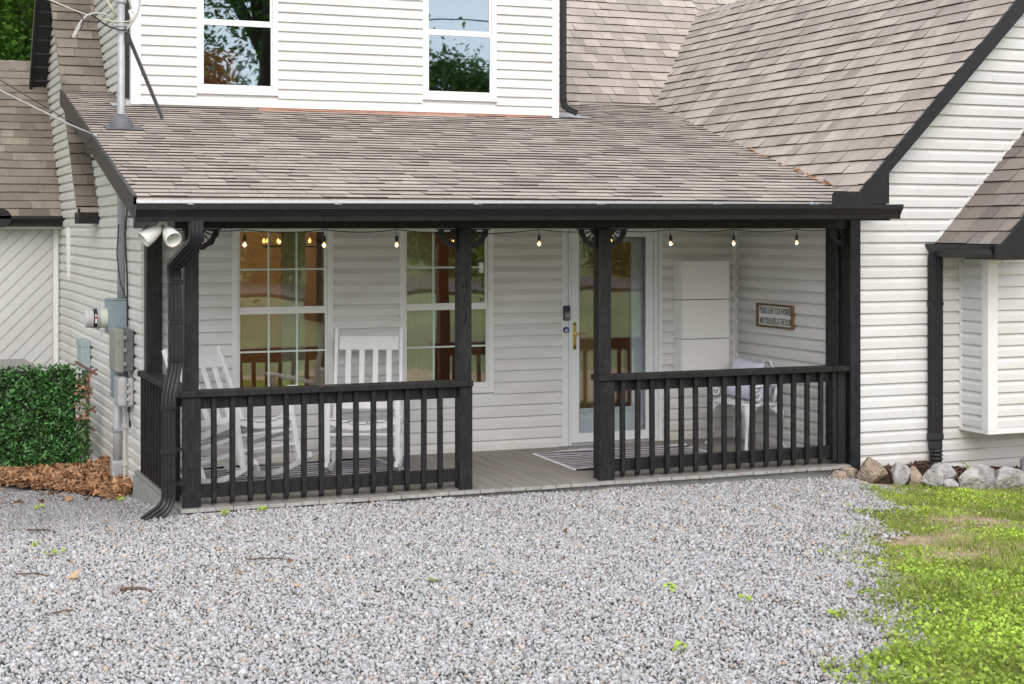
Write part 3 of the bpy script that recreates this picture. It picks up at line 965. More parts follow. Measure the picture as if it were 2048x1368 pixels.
# ---- railings
def railing(x0, x1, xs):
    cap = hp('railing', 'black_wood', MB().box(x0, x1, 10.962, 11.10, 0.757, 0.800), bevel=0.004, bseg=2)
    MB().box(x0 + 0.06, x1 - 0.03, 11.036, 11.072, 0.670, 0.757).build('upper_rail', 'black_wood', cap, bevel=0.003)
    MB().box(x0 + 0.06, x1 - 0.03, 11.036, 11.072, 0.056, 0.150).build('lower_rail', 'black_wood', cap, bevel=0.003)
    me = None
    for x in xs:
        loc = (x, 11.016, 0.0)
        if me is None:
            bb = MB()
            p = [(-0.018, -0.018), (0.018, -0.018), (0.018, 0.018), (-0.018, 0.018)]
            bb.hexa([(-.018, .004, 0.020), (.018, .004, 0.020), (.018, .018, 0.012), (-.018, .018, 0.012),
                     (-.018, -.018, 0.045), (.018, -.018, 0.045), (.018, .018, 0.045), (-.018, .018, 0.045)])
            bb.box(-0.018, 0.018, -0.018, 0.018, 0.0455, 0.755)
            o = bb.build('baluster', 'black_wood', cap, loc=loc, local=True, bevel=0.003)
            me = o
        else:
            o = me.copy(); COL.objects.link(o); o.parent = cap; o.location = Vector(loc) - WB[cap.name]
        o.rotation_euler = (0, random.Random(int(x * 997)).uniform(-0.006, 0.006), random.Random(int(x * 991)).uniform(-0.03, 0.03))
railing(2.066, 4.215, [2.318 + 0.1274 * k for k in range(14)])
railing(5.225, 7.475, [5.455 + 0.1268 * k for k in range(16)])
# side railing at the left end
cap = hp('railing', 'black_wood', MB().box(2.075, 2.215, 11.10, 12.74, 0.757, 0.800), bevel=0.004)
MB().box(2.125, 2.161, 11.13, 12.73, 0.670, 0.757).build('upper_rail', 'black_wood', cap)
MB().box(2.125, 2.161, 11.13, 12.73, 0.056, 0.150).build('lower_rail', 'black_wood', cap)
for k in range(12):
    y = 11.24 + k * 0.127
    MB().box(2.087, 2.123, y - .018, y + .018, 0.012, 0.755).build('baluster', 'black_wood', cap)

# ---- sunburst brackets at the post tops
def bracket(cxx, sgn, y=11.075):
    b = MB()
    z1 = 1.911
    R = 0.150
    n = 26
    ring = []
    for k in range(n + 1):
        a = k / n * PI / 2
        ring.append((R - 0.010 + 0.010 * abs(math.sin(a * 6)), a))
    outer = [(cxx + sgn * r * math.cos(a), z1 - r * math.sin(a)) for r, a in ring]
    inner = [(cxx + sgn * (R - 0.042) * math.cos(a), z1 - (R - 0.042) * math.sin(a)) for r, a in ring]
    for k in range(n):
        q = [outer[k], outer[k + 1], inner[k + 1], inner[k]]
        b.prism([(p[0], y - 0.01, p[1]) for p in q], (0, 0.02, 0))
    o = hp('bracket', 'black_wood', b)
    hub = [(cxx, z1)] + [(cxx + sgn * 0.052 * math.cos(k / 8 * PI / 2), z1 - 0.052 * math.sin(k / 8 * PI / 2)) for k in range(9)]
    MB().prism([(p[0], y - 0.010, p[1]) for p in hub], (0, 0.02, 0)).build('hub', 'black_wood', o)
    for k in range(1, 4):
        a = k / 4 * PI / 2
        p0 = (cxx + sgn * 0.048 * math.cos(a), y, z1 - 0.048 * math.sin(a))
        p1 = (cxx + sgn * 0.112 * math.cos(a), y, z1 - 0.112 * math.sin(a))
        pm = tuple((u + v) / 2 for u, v in zip(p0, p1))
        MB().tube([p0, tuple((u * .7 + v * .3) for u, v in zip(p0, p1)), pm, tuple((u * .3 + v * .7) for u, v in zip(p0, p1)), p1], [0.0045, 0.0045, 0.0065, 0.0045, 0.0045], 6).build('spindle', 'black_wood', o)
    MB().box(min(cxx, cxx + sgn * 0.165), max(cxx, cxx + sgn * 0.165), y - 0.012, y + 0.012, z1 - 0.009, z1 - 0.0005).box(
        min(cxx, cxx + sgn * 0.010), max(cxx, cxx + sgn * 0.010), y - 0.012, y + 0.012, z1 - 0.168, z1 - 0.009).build('bracket_frame', 'black_wood', o)
bracket(2.216, 1); bracket(4.128, -1); bracket(4.226, 1); bracket(5.262, -1); bracket(5.366, 1); bracket(7.503, -1)

# ---- deck
rim = hp('deck', 'deck_skirt', MB().box(2.10, 7.46, 11.005, YBK, -0.135, -0.026).box(2.06, 2.10, 11.005, YBK - 0.02, -0.36, -0.03))
x = 2.075
rr = random.Random(5)
k = 0
while x < 7.47:
    wd = 0.1215
    x1 = min(x + wd - 0.005, 7.47)
    y0 = 10.945 + rr.uniform(-0.004, 0.004)
    dz = rr.uniform(-0.0015, 0.0015)
    MB().box(x, x1, y0, YBK - 0.004, -0.025 + dz, 0.0 + dz).build('deck_board', 'deck_board', rim, bevel=0.002)
    MB().box(x, x1, y0 - 0.0035, y0 - 0.0005, -0.0255 + dz, 0.0 + dz).build('board_end', 'board_end', rim)
    if k % 4 == 1:
        MB().box(x + .04, x + 0.055, 10.992, 11.004, -0.055, -0.028).build('clip', 'galvanised', rim)
    x += wd; k += 1

# ---- windows
def window(name, x0, x1, z0, z1, zm_, yf, cols, rows, gl, top_open=False, cw=0.05, parent=None, casing=0.032):
    """double hung vinyl window: casing, two sashes, panes, muntins. yf = wall face"""
    b = MB()
    y0, y1 = yf - casing, yf + 0.05
    b.box(x0, x0 + cw, y0, y1, z0, z1).box(x1 - cw, x1, y0, y1, z0, z1)
    b.box(x0 + cw, x1 - cw, y0, y1, z1 - cw, z1).box(x0 + cw, x1 - cw, y0, y1, z0, z0 + cw * 0.62)
    b.box(x0 - 0.006, x1 + 0.006, y0 - 0.008, yf - 0.004, z0 - 0.014, z0 - 0.0005)
    o = hp('window', 'white_trim', b, bevel=0.003)
    sx0, sx1 = x0 + cw + 0.001, x1 - cw - 0.001
    for which in (0, 1):
        za, zb = (z0 + cw * 0.62 + 0.001, zm_ + 0.018) if which == 0 else (zm_ - 0.020, z1 - cw - 0.001)
        ys = yf + (-0.004 if which == 1 else -0.018)
        t = 0.022
        st = 0.02 if which == 1 else 0.016
        br = 0.044 if which == 0 else 0.055
        tr = 0.04 if which == 0 else 0.03
        s = MB().box(sx0, sx0 + st, ys, ys + t, za, zb).box(sx1 - st, sx1, ys, ys + t, za, zb)
        s.box(sx0 + st, sx1 - st, ys - (0.004 if which == 1 else 0), ys + t, za, za + br if which == 0 else za + br)
        s.box(sx0 + st, sx1 - st, ys, ys + t, zb - tr, zb)
        s.build('sash', 'white_trim', o, bevel=0.002)
        px0, px1, pz0, pz1 = sx0 + st, sx1 - st, za + br, zb - tr
        MB().box(px0, px1, ys + 0.010, ys + 0.013, pz0, pz1).build('pane', gl, o)
        for c in range(1, cols):
            xx = px0 + (px1 - px0) * c / cols
            MB().box(xx - 0.007, xx + 0.007, ys + 0.004, ys + 0.0085, pz0, pz1).build('muntin', 'muntin', o)
        for r in range(1, rows):
            zz = pz0 + (pz1 - pz0) * r / rows
            MB().box(px0, px1, ys + 0.0042, ys + 0.0083, zz - 0.007, zz + 0.007).build('muntin', 'muntin', o)
    return o
window('window', *WIN1, 1.236, YBK, 3, 2, 'glass_low')
window('window', *WIN2, 1.240, YBK, 3, 2, 'glass_low')
window('window', *DW1, 3.855, DY, 1, 1, 'glass_up', cw=0.052)
window('window', *DW2, 3.862, DY, 1, 1, 'glass_up', cw=0.052)

# ---- door: frame, storm door with full glass, grey entry door behind it
x0, x1 = DOOR[0], DOOR[1]
b = MB()
for (a, c, yy) in ((0.0, 0.036, 0.030), (0.037, 0.062, 0.020), (0.063, 0.085, 0.036)):
    b.box(x0 + a, x0 + c, YBK - yy, YBK + 0.14, 0.0, 1.95)
    b.box(x1 - c, x1 - a, YBK - yy, YBK + 0.14, 0.0, 1.95)
b.box(x0 + 0.086, x1 - 0.086, YBK - 0.03, YBK + 0.14, 1.915, 1.95)
dfr = hp('door_frame', 'door_white', b, bevel=0.003)
MB().box(x0 + 0.086, x1 - 0.086, YBK - 0.045, YBK + 0.12, 0.001, 0.022).build('threshold', 'galvanised', dfr)
sx0, sx1 = x0 + 0.088, x1 - 0.088
b = MB()
y0, y1 = YBK - 0.028, YBK + 0.004
b.box(sx0, sx0 + 0.075, y0, y1, 0.025, 1.912).box(sx1 - 0.075, sx1, y0, y1, 0.025, 1.912)
b.box(sx0 + 0.075, sx1 - 0.075, y0, y1, 0.025, 0.105).box(sx0 + 0.075, sx1 - 0.075, y0, y1, 1.838, 1.912)
sdr = hp('storm_door', 'door_white', b, bevel=0.004)
MB().box(sx0 + 0.075, sx1 - 0.075, YBK - 0.014, YBK - 0.010, 0.105, 1.838).build('pane', 'glass_door', sdr)
b = MB().box(5.873, 5.905, YBK - 0.033, YBK - 0.0285, 0.86, 1.075)
for k in range(7):
    pass
b.lathe((5.889, YBK - 0.033, 1.075), [(0.016, 0.0), (0.016, 0.0045)], 14, axis=(0, 1, 0)).lathe((5.889, YBK - 0.033, 0.86), [(0.016, 0.0), (0.016, 0.0045)], 14, axis=(0, 1, 0))
b.tube([(5.889, YBK - 0.034, 0.985), (5.889, YBK - 0.075, 0.985), (5.905, YBK - 0.082, 0.985), (5.95, YBK - 0.080, 0.983), (5.985, YBK - 0.078, 0.992)], [0.011, 0.009, 0.008, 0.007, 0.006], 8)
b.lathe((5.889, YBK - 0.040, 0.905), [(0.010, 0.0), (0.010, 0.01)], 10, axis=(0, 1, 0))
b.build('handle', 'brass', sdr, smooth=False)
# entry door
ey = YBK + 0.085
ex0, ex1 = x0 + 0.075, x1 - 0.075
lx0, lx1, lz0, lz1 = ex0 + 0.13, ex1 - 0.17, 0.30, 1.80
b = MB().box(ex0, lx0, ey, ey + 0.04, 0.03, 1.93).box(lx1, ex1, ey, ey + 0.04, 0.03, 1.93).box(lx0, lx1, ey, ey + 0.04, 0.03, lz0).box(lx0, lx1, ey, ey + 0.04, lz1, 1.93)
edr = hp('entry_door', 'door_grey', b, bevel=0.004)
b = MB()
for (a, c, d, e) in ((lx0 - .03, lx0 + .012, lz0 - .03, lz1 + .03), (lx1 - .012, lx1 + .03, lz0 - .03, lz1 + .03)):
    b.box(a, c, ey - 0.012, ey - 0.0005, d, e)
b.box(lx0 + .012, lx1 - .012, ey - 0.012, ey - 0.0005, lz0 - .03, lz0 + .012).box(lx0 + .012, lx1 - .012, ey - 0.012, ey - 0.0005, lz1 - .012, lz1 + .03)
b.build('lite_frame', 'door_grey', edr, bevel=0.003)
MB().box(lx0 + .001, lx1 - .001, ey + 0.015, ey + 0.019, lz0 + .001, lz1 - .001).build('pane', 'glass_door', edr)

# ---- rooms behind the glass
rm = MB()
rm.box(XL + 0.12, XC - 0.05, 16.4, 16.45, -0.05, 2.5).box(XL + 0.11, XL + 0.15, YBK + 0.15, 16.4, -0.05, 2.5).box(XC - 0.09, XC - 0.05, YBK + 0.15, 16.4, -0.05, 2.5)
hp('interior_wall', 'wall_tan', rm)
hp('interior_floor', 'floor_wood', MB().box(XL + 0.11, XC - 0.05, YBK + 0.15, 16.4, -0.10, -0.055))
hp('interior_ceiling', 'white_trim', MB().box(XL + 0.11, XC - 0.05, YBK + 0.15, 16.4, 2.36, 2.395))
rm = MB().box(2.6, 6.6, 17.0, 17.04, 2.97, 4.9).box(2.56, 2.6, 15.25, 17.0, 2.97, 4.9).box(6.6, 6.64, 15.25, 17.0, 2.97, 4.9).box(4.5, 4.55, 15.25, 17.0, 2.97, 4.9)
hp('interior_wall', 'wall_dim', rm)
hp('interior_floor', 'floor_wood', MB().box(2.5, 6.65, 15.22, 17.0, 2.92, 2.965))

# ---- bay at the wing
BX1 = 10.4
hp('bay_wall', 'vinyl', MB().box(BAYX + 0.002, BX1, BAYY + 0.002, YW - 0.02, BAYZ, 1.94))
wall_bay = hp('wall', 'vinyl', MB().box(BAYX + 0.01, BX1 - 0.01, BAYY + 0.0012, BAYY + 0.0018, BAYZ + 0.01, 1.9))
siding('house', wall_bay, (0, BAYY), (1, 0), (0, -1), BAYZ + 0.03, 2.0, 0.0968, full(BAYX + 0.075, BX1), seed=7)
siding('house', wall_bay, (BAYX, 0), (0, 1), (-1, 0), BAYZ + 0.03, 1.8, 0.0968, full(BAYY + 0.05, YW - 0.045), seed=8, proud=0.8)
hp('corner_board', 'white_trim', MB().box(BAYX - 0.027, BAYX + 0.075, BAYY - 0.034, BAYY - 0.0005, BAYZ + 0.004, 1.85).box(BAYX - 0.027, BAYX - 0.0005, BAYY, BAYY + 0.05, BAYZ + 0.004, 1.85), bevel=0.003)
hp('corner_trim', 'white_trim', MB().box(BAYX - 0.028, BAYX - 0.001, YW - 0.045, YW - 0.017, BAYZ, 1.75))
hp('bay_base', 'white_trim', MB().box(BAYX - 0.03, BX1, BAYY - 0.038, YW - 0.018, BAYZ - 0.02, BAYZ + 0.003).box(BAYX + 0.075, BX1, BAYY - 0.02, BAYY - 0.0005, BAYZ + 0.0035, BAYZ + 0.028))
BO = (8.378, 11.05, 1.795)
zb_ = lambda x: 1.795 + 1.0355 * (x - 8.378)
P_B = [(8.365, 10.20), (9.75, 10.20), (9.75, 11.03), (8.365, 11.03)]
roof_bay = hp('roof', 'shingle', deck(P_B, lambda p: zb_(p[0])))
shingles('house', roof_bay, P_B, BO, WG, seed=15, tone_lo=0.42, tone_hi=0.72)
hp('flashing', 'white_trim', MB().prism([(8.36, YW - 0.019, zb_(8.36) + 0.0), (9.78, YW - 0.019, zb_(9.78) + 0.0), (9.78, YW - 0.019, zb_(9.78) + 0.05), (8.36, YW - 0.019, zb_(8.36) + 0.05)], (0, 0.012, 0)))
hp('rake_board', 'black_metal', MB().prism([(8.285, 10.19, 1.672), (8.72, 10.19, 1.672), (9.75, 10.19, 2.62), (9.75, 10.19, zb_(9.75) + 0.015), (8.36, 10.19, zb_(8.36) + 0.015), (8.285, 10.19, 1.775)], (0, -0.022, 0)))
hp('soffit', 'black_soffit', MB().box(8.37, 8.75, 10.195, BAYY - 0.03, 1.665, 1.685))
b = MB(); k_gutter(b, (8.366, 11.03, 1.785), (8.366, 10.215, 1.785), (-1, 0, 0), w=0.105, h=0.108)
gut2 = hp('gutter', 'black_metal', b)
hp('fascia', 'black_metal', MB().box(8.367, 8.385, 10.20, 11.03, 1.675, 1.79))
for p in ((8.66, 10.55), (8.60, 10.98)):
    hk = hp('hook', 'galvanised', MB().tube([(p[0], p[1], 1.672), (p[0], p[1], 1.655), (p[0] + 0.012, p[1], 1.643), (p[0], p[1], 1.631), (p[0] - 0.012, p[1], 1.640)], 0.003, 6))
# porch hook on the siding
hp('hook', 'plastic_white', MB().box(4.99, 5.03, YBK - 0.022, YBK - 0.016, 1.53, 1.62).tube([(5.0, YBK - 0.02, 1.56), (5.0, YBK - 0.05, 1.555), (5.02, YBK - 0.055, 1.57)], 0.005, 6), parent=wall_back)

# ---- downspouts
def dprof(w, d):
    p = []
    for a, c, n in (((-w / 2, -d / 2), (w / 2, -d / 2), 7), ((w / 2, -d / 2), (w / 2, d / 2), 5), ((w / 2, d / 2), (-w / 2, d / 2), 7), ((-w / 2, d / 2), (-w / 2, -d / 2), 5)):
        for k in range(n):
            t = k / n
            x, y = a[0] + (c[0] - a[0]) * t, a[1] + (c[1] - a[1]) * t
            s = 1.0 if k % 2 == 0 else 0.88
            if k == 0: s = 0.97
            if abs(c[0] - a[0]) > 1e-6: y *= s
            else: x *= s
            p.append((x, y))
    return p
def bendpath(pts, r=0.05, n=5):
    P = [Vector(p) for p in pts]
    out = [P[0]]
    for i in range(1, len(P) - 1):
        a = (P[i - 1] - P[i]); c = (P[i + 1] - P[i])
        k = min(r, a.length * 0.45, c.length * 0.45)
        a.normalize(); c.normalize()
        for j in range(n + 1):
            t = j / n
            out.append(P[i] + a * k * (1 - t) ** 2 + c * k * t ** 2)
    out.append(P[-1])
    return out
path = [(2.098, 10.52, 1.965), (2.098, 10.52, 1.80), (2.040, 10.925, 1.60), (2.036, 10.93, 0.985), (1.985, 10.91, 0.765), (1.985, 10.91, 0.10), (1.985, 10.90, 0.03), (1.945, 10.74, -0.045)]
path = [(2.098, 10.54, 1.965), (2.098, 10.54, 1.83), (2.020, 10.90, 1.66), (2.030, 10.93, 1.60), (2.036, 10.93, 0.985), (1.985, 10.91, 0.765), (1.985, 10.91, 0.04), (1.82, 10.86, -0.055)]
ds = hp('downspout', 'black_metal', MB().sweep(bendpath(path, 0.07, 6), dprof(0.088, 0.066), ref=(0, -1, 0)))
for (xx, yy, zz) in ((2.036, 10.93, 1.55), (2.036, 10.93, 1.02), (1.985, 10.91, 0.70), (1.985, 10.91, 0.40), (2.036, 10.93, 1.28)):
    MB().box(xx - 0.048, xx + 0.048, yy - 0.037, yy + 0.037, zz - 0.014, zz + 0.014).build('strap', 'black_metal', ds, bevel=0.003)
for z_ in (0.40, 0.165): MB().box(2.025, 2.097, 10.94, 10.99, z_, z_ + 0.02).build('bracket_arm', 'black_metal', ds)
path = [(8.318, 10.965, 1.69), (8.318, 10.965, 0.19)]
ds2 = hp('downspout', 'black_metal', MB().sweep(path, dprof(0.10, 0.075), ref=(0, -1, 0)))
MB().box(8.262, 8.374, 10.92, 11.012, 0.16, 0.218).box(8.27, 8.366, 10.927, 11.005, 0.08, 0.16).build('adapter', 'cable_black', ds2, bevel=0.008)
MB().box(8.264, 8.372, 10.923, 11.006, 1.28, 1.30).build('strap', 'black_metal', ds2)
prf = []
for k in range(17):
    prf.append((0.058 if k % 2 else 0.044, 0.085 - k * 0.0165))
MB().lathe((8.322, 10.962, 0), prf, 20).build('corrugated_pipe', 'cable_black', ds2)
# dormer downspout ending in an elbow on the roof
path = [(6.775, 15.055, 4.9), (6.775, 15.055, 3.30), (6.775, 15.05, 3.165), (6.90, 14.98, 3.095)]
ds3 = hp('downspout', 'black_metal', MB().sweep(bendpath(path, 0.11, 8), dprof(0.05, 0.062), ref=(0, -1, 0)))
for k in range(5):
    a = k / 4
    MB().lathe((6.775 + 0.01 * k * k / 4 + 0.006 * k, 15.05, 3.235 - 0.026 * k), [(0.043, 0), (0.043, 0.006)], 10, axis=(-0.2 * k, 0, 1)).build('crimp', 'black_metal', ds3)
# loose broken trim on the end wall
hp('broken_trim', 'white_trim', MB().bar((XL - 0.045, 17.40, 1.92), (XL - 0.03, 17.42, 1.38), 0.03, 0.012).bar((XL - 0.05, 17.26, 1.92), (XL - 0.03, 17.36, 1.37), 0.03, 0.010))
hp('broken_trim', 'white_trim', MB().bar((XL - 0.012, 12.93, 0.02), (XL - 0.06, 13.02, -0.31), 0.012, 0.055))

# ================================================================== GARAGE beyond the end wall
GY = 18.22
garage = thing('garage', 'white garage wing with diagonal plank front and brown shingle roof left of the house', 'garage', (0.3, GY, -0.3))
gw = MB().box(-3.0, XL - 0.06, GY + 0.02, GY + 0.12, -0.35, 2.0).build('wall', 'garage_panel', garage)
rr = random.Random(9)
clip = ccw([(-0.6, -0.33), (XL - 0.105, -0.33), (XL - 0.105, 1.925), (-0.6, 1.925)])
c = -3.5
while c < 2.2:
    wv = 0.150
    g = 0.007
    q = clip_poly(ccw([(c + g, -0.4), (c + wv - g, -0.4), (c + wv - g + 2.4, 2.0), (c + g + 2.4, 2.0)]), clip)
    if len(q) >= 3:
        MB().prism([(p[0], GY + 0.019, p[1]) for p in q], (0, -0.012 - rr.uniform(0, 0.002), 0)).build('plank', 'garage_panel', gw)
    c += wv
MB().box(XL - 0.10, XL - 0.045, GY - 0.012, GY + 0.018, -0.33, 1.93).build('door_trim', 'white_trim', garage)
GO = (0.5, 18.0, 2.03); GG = (0.0, 1.05)
zg = lambda y: 2.03 + 1.05 * (y - 18.0)
P_G = [(-2.2, 18.0), (XL - 0.02, 18.0), (XL - 0.02, 19.75), (-2.2, 19.75)]
groof = MB().prism([(p[0], p[1], zg(p[1]) - 0.002) for p in P_G], (0, 0.03, -0.05)).build('roof', 'shingle', garage)
shingles('garage', groof, P_G, GO, GG, seed=21, mat='shingle_brown_shade', expo=0.125, t0=0.011, tone_lo=0.68, tone_hi=1.0)
MB().prism([(-2.2, 19.75, zg(19.75)), (XL - 0.02, 19.75, zg(19.75)), (XL - 0.02, 21.6, 1.9), (-2.2, 21.6, 1.9)], (0, 0, -0.05)).build('roof', 'shingle', garage)
for k in range(14):
    xx = XL - 0.03 - k * 0.2
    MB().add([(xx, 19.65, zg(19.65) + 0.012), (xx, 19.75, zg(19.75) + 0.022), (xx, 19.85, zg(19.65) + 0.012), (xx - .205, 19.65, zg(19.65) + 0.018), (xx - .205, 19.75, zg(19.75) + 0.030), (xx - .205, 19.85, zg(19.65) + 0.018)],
             [(0, 1, 4, 3), (1, 2, 5, 4), (3, 4, 5), (0, 2, 1)], 0, rr.uniform(0.6, 0.9)).build('ridge_cap', 'shingle_brown_shade', groof)
b = MB(); k_gutter(b, (-2.2, 17.99, 2.045), (XL - 0.02, 17.99, 2.045), (0, -1, 0), w=0.11, h=0.115)
b.build('gutter', 'black_metal', garage)
MB().box(-2.2, XL - 0.02, 18.0, 18.2, 1.905, 1.93).build('soffit', 'white_trim', garage)
MB().lathe((1.49, 17.9, 2.02), [(0.10, -0.02), (0.10, 0.02)], 18, axis=(0, 1, 0)).build('splash_guard', 'black_metal', garage)
# ================================================================== PORCH OBJECTS
def mk(name, label, cat, b, mats, group=None, **k):
    o = b.build(name, mats, **k)
    return tag(o, label, cat, group)

# ---- rocking chairs
def rocking_chair(label, loc, rz, tilt, size):
    t = thing('rocking_chair', label, 'rocking chair', loc, 'white slatted porch rockers', rot=(0, 0, 0))
    t.rotation_mode = 'XYZ'
    t.rotation_euler = (Matrix.Rotation(rz, 3, 'Z') @ Matrix.Rotation(-tilt, 3, 'X')).to_euler()
    t.scale = (size, size, size)
    WM = 'paint_white'
    def rock(y):      # height of the top of a rocker
        return 0.045 + 0.62 * (y - 0.03) ** 2 * 0.62
    for s in (-1, 1):
        b = MB()
        b.bar((s * 0.265, 0.235, rock(0.235) - 0.004), (s * 0.262, 0.47, 1.10), 0.042, 0.030, ref=(1, 0, 0))
        b.build('back_post', WM, t, bevel=0.004)
        b = MB()
        y = -0.25
        b.bar((s * 0.27, y, rock(y) + 0.07), (s * 0.27, y, 0.615), 0.044, 0.044, ref=(0, 1, 0))
        b.bar((s * 0.27, y, rock(y) + 0.07), (s * 0.27, y, rock(y) - 0.004), 0.044, 0.044, ref=(0, 1, 0), taper=0.62)
        b.build('front_leg', WM, t, bevel=0.004)
        b = MB()
        b.prism([(s * 0.27 - 0.05, -0.33, 0.616), (s * 0.27 + 0.05, -0.33, 0.616), (s * 0.27 + 0.04, 0.0, 0.612), (s * 0.27 + 0.03, 0.36, 0.60), (s * 0.27 - 0.03, 0.36, 0.60), (s * 0.27 - 0.04, 0.0, 0.612)], (0, 0, 0.022))
        b.build('arm', WM, t, bevel=0.004)
        n = 14
        top, bot = [], []
        for k in range(n + 1):
            yy = -0.40 + k / n * 1.02
            top.append((s * 0.265 - 0.014, yy, rock(yy)))
            bot.append((s * 0.265 - 0.014, yy, rock(yy) - 0.042))
        b = MB()
        for k in range(n):
            b.prism([bot[k], bot[k + 1], top[k + 1], top[k]], (0.028, 0, 0))
        b.build('rocker', WM, t)
        for z in (0.19, 0.30):
            MB().bar((s * 0.268, -0.24, z), (s * 0.266, 0.27, z - 0.01), 0.016, 0.028).build('stretcher', WM, t)
        MB().bar((s * 0.268, -0.24, 0.405), (s * 0.266, 0.30, 0.365), 0.018, 0.05).build('seat_rail', WM, t)
    for z in (0.20, 0.31):
        MB().bar((-0.26, -0.25, z), (0.26, -0.25, z), 0.028, 0.018).build('stretcher', WM, t)
    MB().bar((-0.26, 0.27, 0.22), (0.26, 0.27, 0.22), 0.028, 0.018).build('stretcher', WM, t)
    sag = lambda x: -0.045 * (1 - (x / 0.25) ** 2)
    for (yy, dz) in ((-0.272, 0.0), (0.20, -0.035)):
        b = MB()
        n = 10
        for k in range(n):
            xa, xb = -0.25 + k * 0.05, -0.25 + (k + 1) * 0.05
            b.hexa([(xa, yy, 0.385 + sag(xa) + dz), (xb, yy, 0.385 + sag(xb) + dz), (xb, yy + 0.02, 0.385 + sag(xb) + dz), (xa, yy + 0.02, 0.385 + sag(xa) + dz),
                    (xa, yy, 0.432 + sag(xa) + dz), (xb, yy, 0.432 + sag(xb) + dz), (xb, yy + 0.02, 0.432 + sag(xb) + dz), (xa, yy + 0.02, 0.432 + sag(xa) + dz)])
        b.build('seat_rail', WM, t)
    for k in range(7):
        x = -0.213 + k * 0.071
        MB().bar((x, -0.285, 0.4415 + sag(x)), (x, 0.27, 0.402 + sag(x)), 0.058, 0.015, ref=(0, 0, 1)).build('seat_slat', WM, t, bevel=0.003)
    def by(z): return 0.235 + (z - 0.08) * 0.2304
    MB().hexa([(-0.242, by(0.93), 0.93), (0.242, by(0.93), 0.93), (0.242, by(0.93) + 0.02, 0.93), (-0.242, by(0.93) + 0.02, 0.93),
               (-0.242, by(1.04), 1.04), (0.242, by(1.04), 1.04), (0.242, by(1.04) + 0.02, 1.04), (-0.242, by(1.04) + 0.02, 1.04)]).build('top_rail', WM, t, bevel=0.003)
    MB().hexa([(-0.242, by(0.46), 0.46), (0.242, by(0.46), 0.46), (0.242, by(0.46) + 0.02, 0.46), (-0.242, by(0.46) + 0.02, 0.46),
               (-0.242, by(0.515), 0.515), (0.242, by(0.515), 0.515), (0.242, by(0.515) + 0.02, 0.515), (-0.242, by(0.515) + 0.02, 0.515)]).build('bottom_rail', WM, t, bevel=0.003)
    for k in range(4):
        x = -0.165 + k * 0.11
        MB().bar((x, by(0.51) + 0.010, 0.51), (x, by(0.935) + 0.010, 0.935), 0.046, 0.014, ref=(0, 1, 0)).build('back_slat', WM, t, bevel=0.003)
    return t
RC1 = rocking_chair('white rocking chair tipped far back at the left end of the porch', (2.755, 11.761, 0.054), math.radians(26.6), math.radians(14.2), 0.984)
RC2 = rocking_chair('white rocking chair standing upright between the two porch windows', (3.738, 12.105, 0.006), math.radians(-21.2), math.radians(2), 1.004)

# ---- rugs
def rug(label, cx, cy, w, d, rz, seed, z0=0.004, nstr=17):
    t = thing('striped_rug', label, 'rug', (cx, cy, z0), 'striped rag rugs', rot=(0, 0, rz))
    rr = random.Random(seed)
    widths = []
    y = -d / 2
    k = 0
    while y < d / 2:
        s = (rr.uniform(0.026, 0.04) if k % 2 == 0 else rr.uniform(0.04, 0.075))
        s = min(s, d / 2 - y)
        if s > 0.004:
            b = MB()
            n = 10
            x0, x1 = -w / 2 + rr.uniform(-0.008, 0.008), w / 2 + rr.uniform(-0.008, 0.008)
            for i in range(n):
                xa, xb = x0 + (x1 - x0) * i / n, x0 + (x1 - x0) * (i + 1) / n
                f = lambda x, yy: 0.006 + 0.004 * math.sin(x * 9 + seed) * math.sin(yy * 6 + 1) + (0.012 * max(0, (yy - d / 2 + 0.09) / 0.09) ** 2 * (1 + math.sin(x * 7 + seed)))
                q = []
                for lo in (True, False):
                    for (xx, yy) in ((xa, y), (xb, y), (xb, y + s), (xa, y + s)):
                        q.append((xx, yy, 0.0 if lo else f(xx, yy)))
                b.hexa(q)
            b.build('stripe', 'rug_black' if k % 2 == 0 else 'rug_pale', t)
        y += s
        k += 1
    for sgn in (-1, 1):
        b = MB()
        yy = -d / 2 + 0.02
        while yy < d / 2:
            b.box(sgn * (w / 2 + 0.008) - 0.012, sgn * (w / 2 + 0.008) + 0.012, yy, yy + 0.014, 0.0, 0.007)
            yy += 0.024
        b.build('fringe', 'iron_white', t)
rug('black and white striped rag rug on the deck before the front door', 6.03, 11.96, 1.42, 0.98, math.radians(-3), 3)
rug('black and white striped rag rug under the rocking chairs', 3.15, 12.30, 1.75, 0.72, math.radians(2), 4)

# ---- ornate white garden chair in the corner
gc = thing('garden_chair', 'ornate white cast iron garden chair in the right corner of the porch', 'chair', (7.235, 12.195, 0.001), rot=(0, 0, math.radians(-82)))
gc.scale = (0.972, 0.972, 0.972)
IR = 'iron_white'
SW, SD, SH = 0.285, 0.21, 0.405          # half width, half depth, seat height
b = MB()
ring = []
for k in range(24):
    a = 2 * PI * k / 24
    ring.append((SW * (abs(math.cos(a)) ** 0.6) * math.copysign(1, math.cos(a)), SD * (abs(math.sin(a)) ** 0.6) * math.copysign(1, math.sin(a)), SH))
b.tube(ring, 0.013, 6, closed=True)
b.build('seat_rim', IR, gc)
b = MB()
for k in range(-4, 5):
    x = k * 0.058
    b.bar((x, -SD + .01, SH), (x, SD - .01, SH), 0.018, 0.010)
for k in range(-3, 4):
    y = k * 0.055
    b.bar((-SW + .01, y, SH - 0.001), (SW - .01, y, SH - 0.001), 0.012, 0.008)
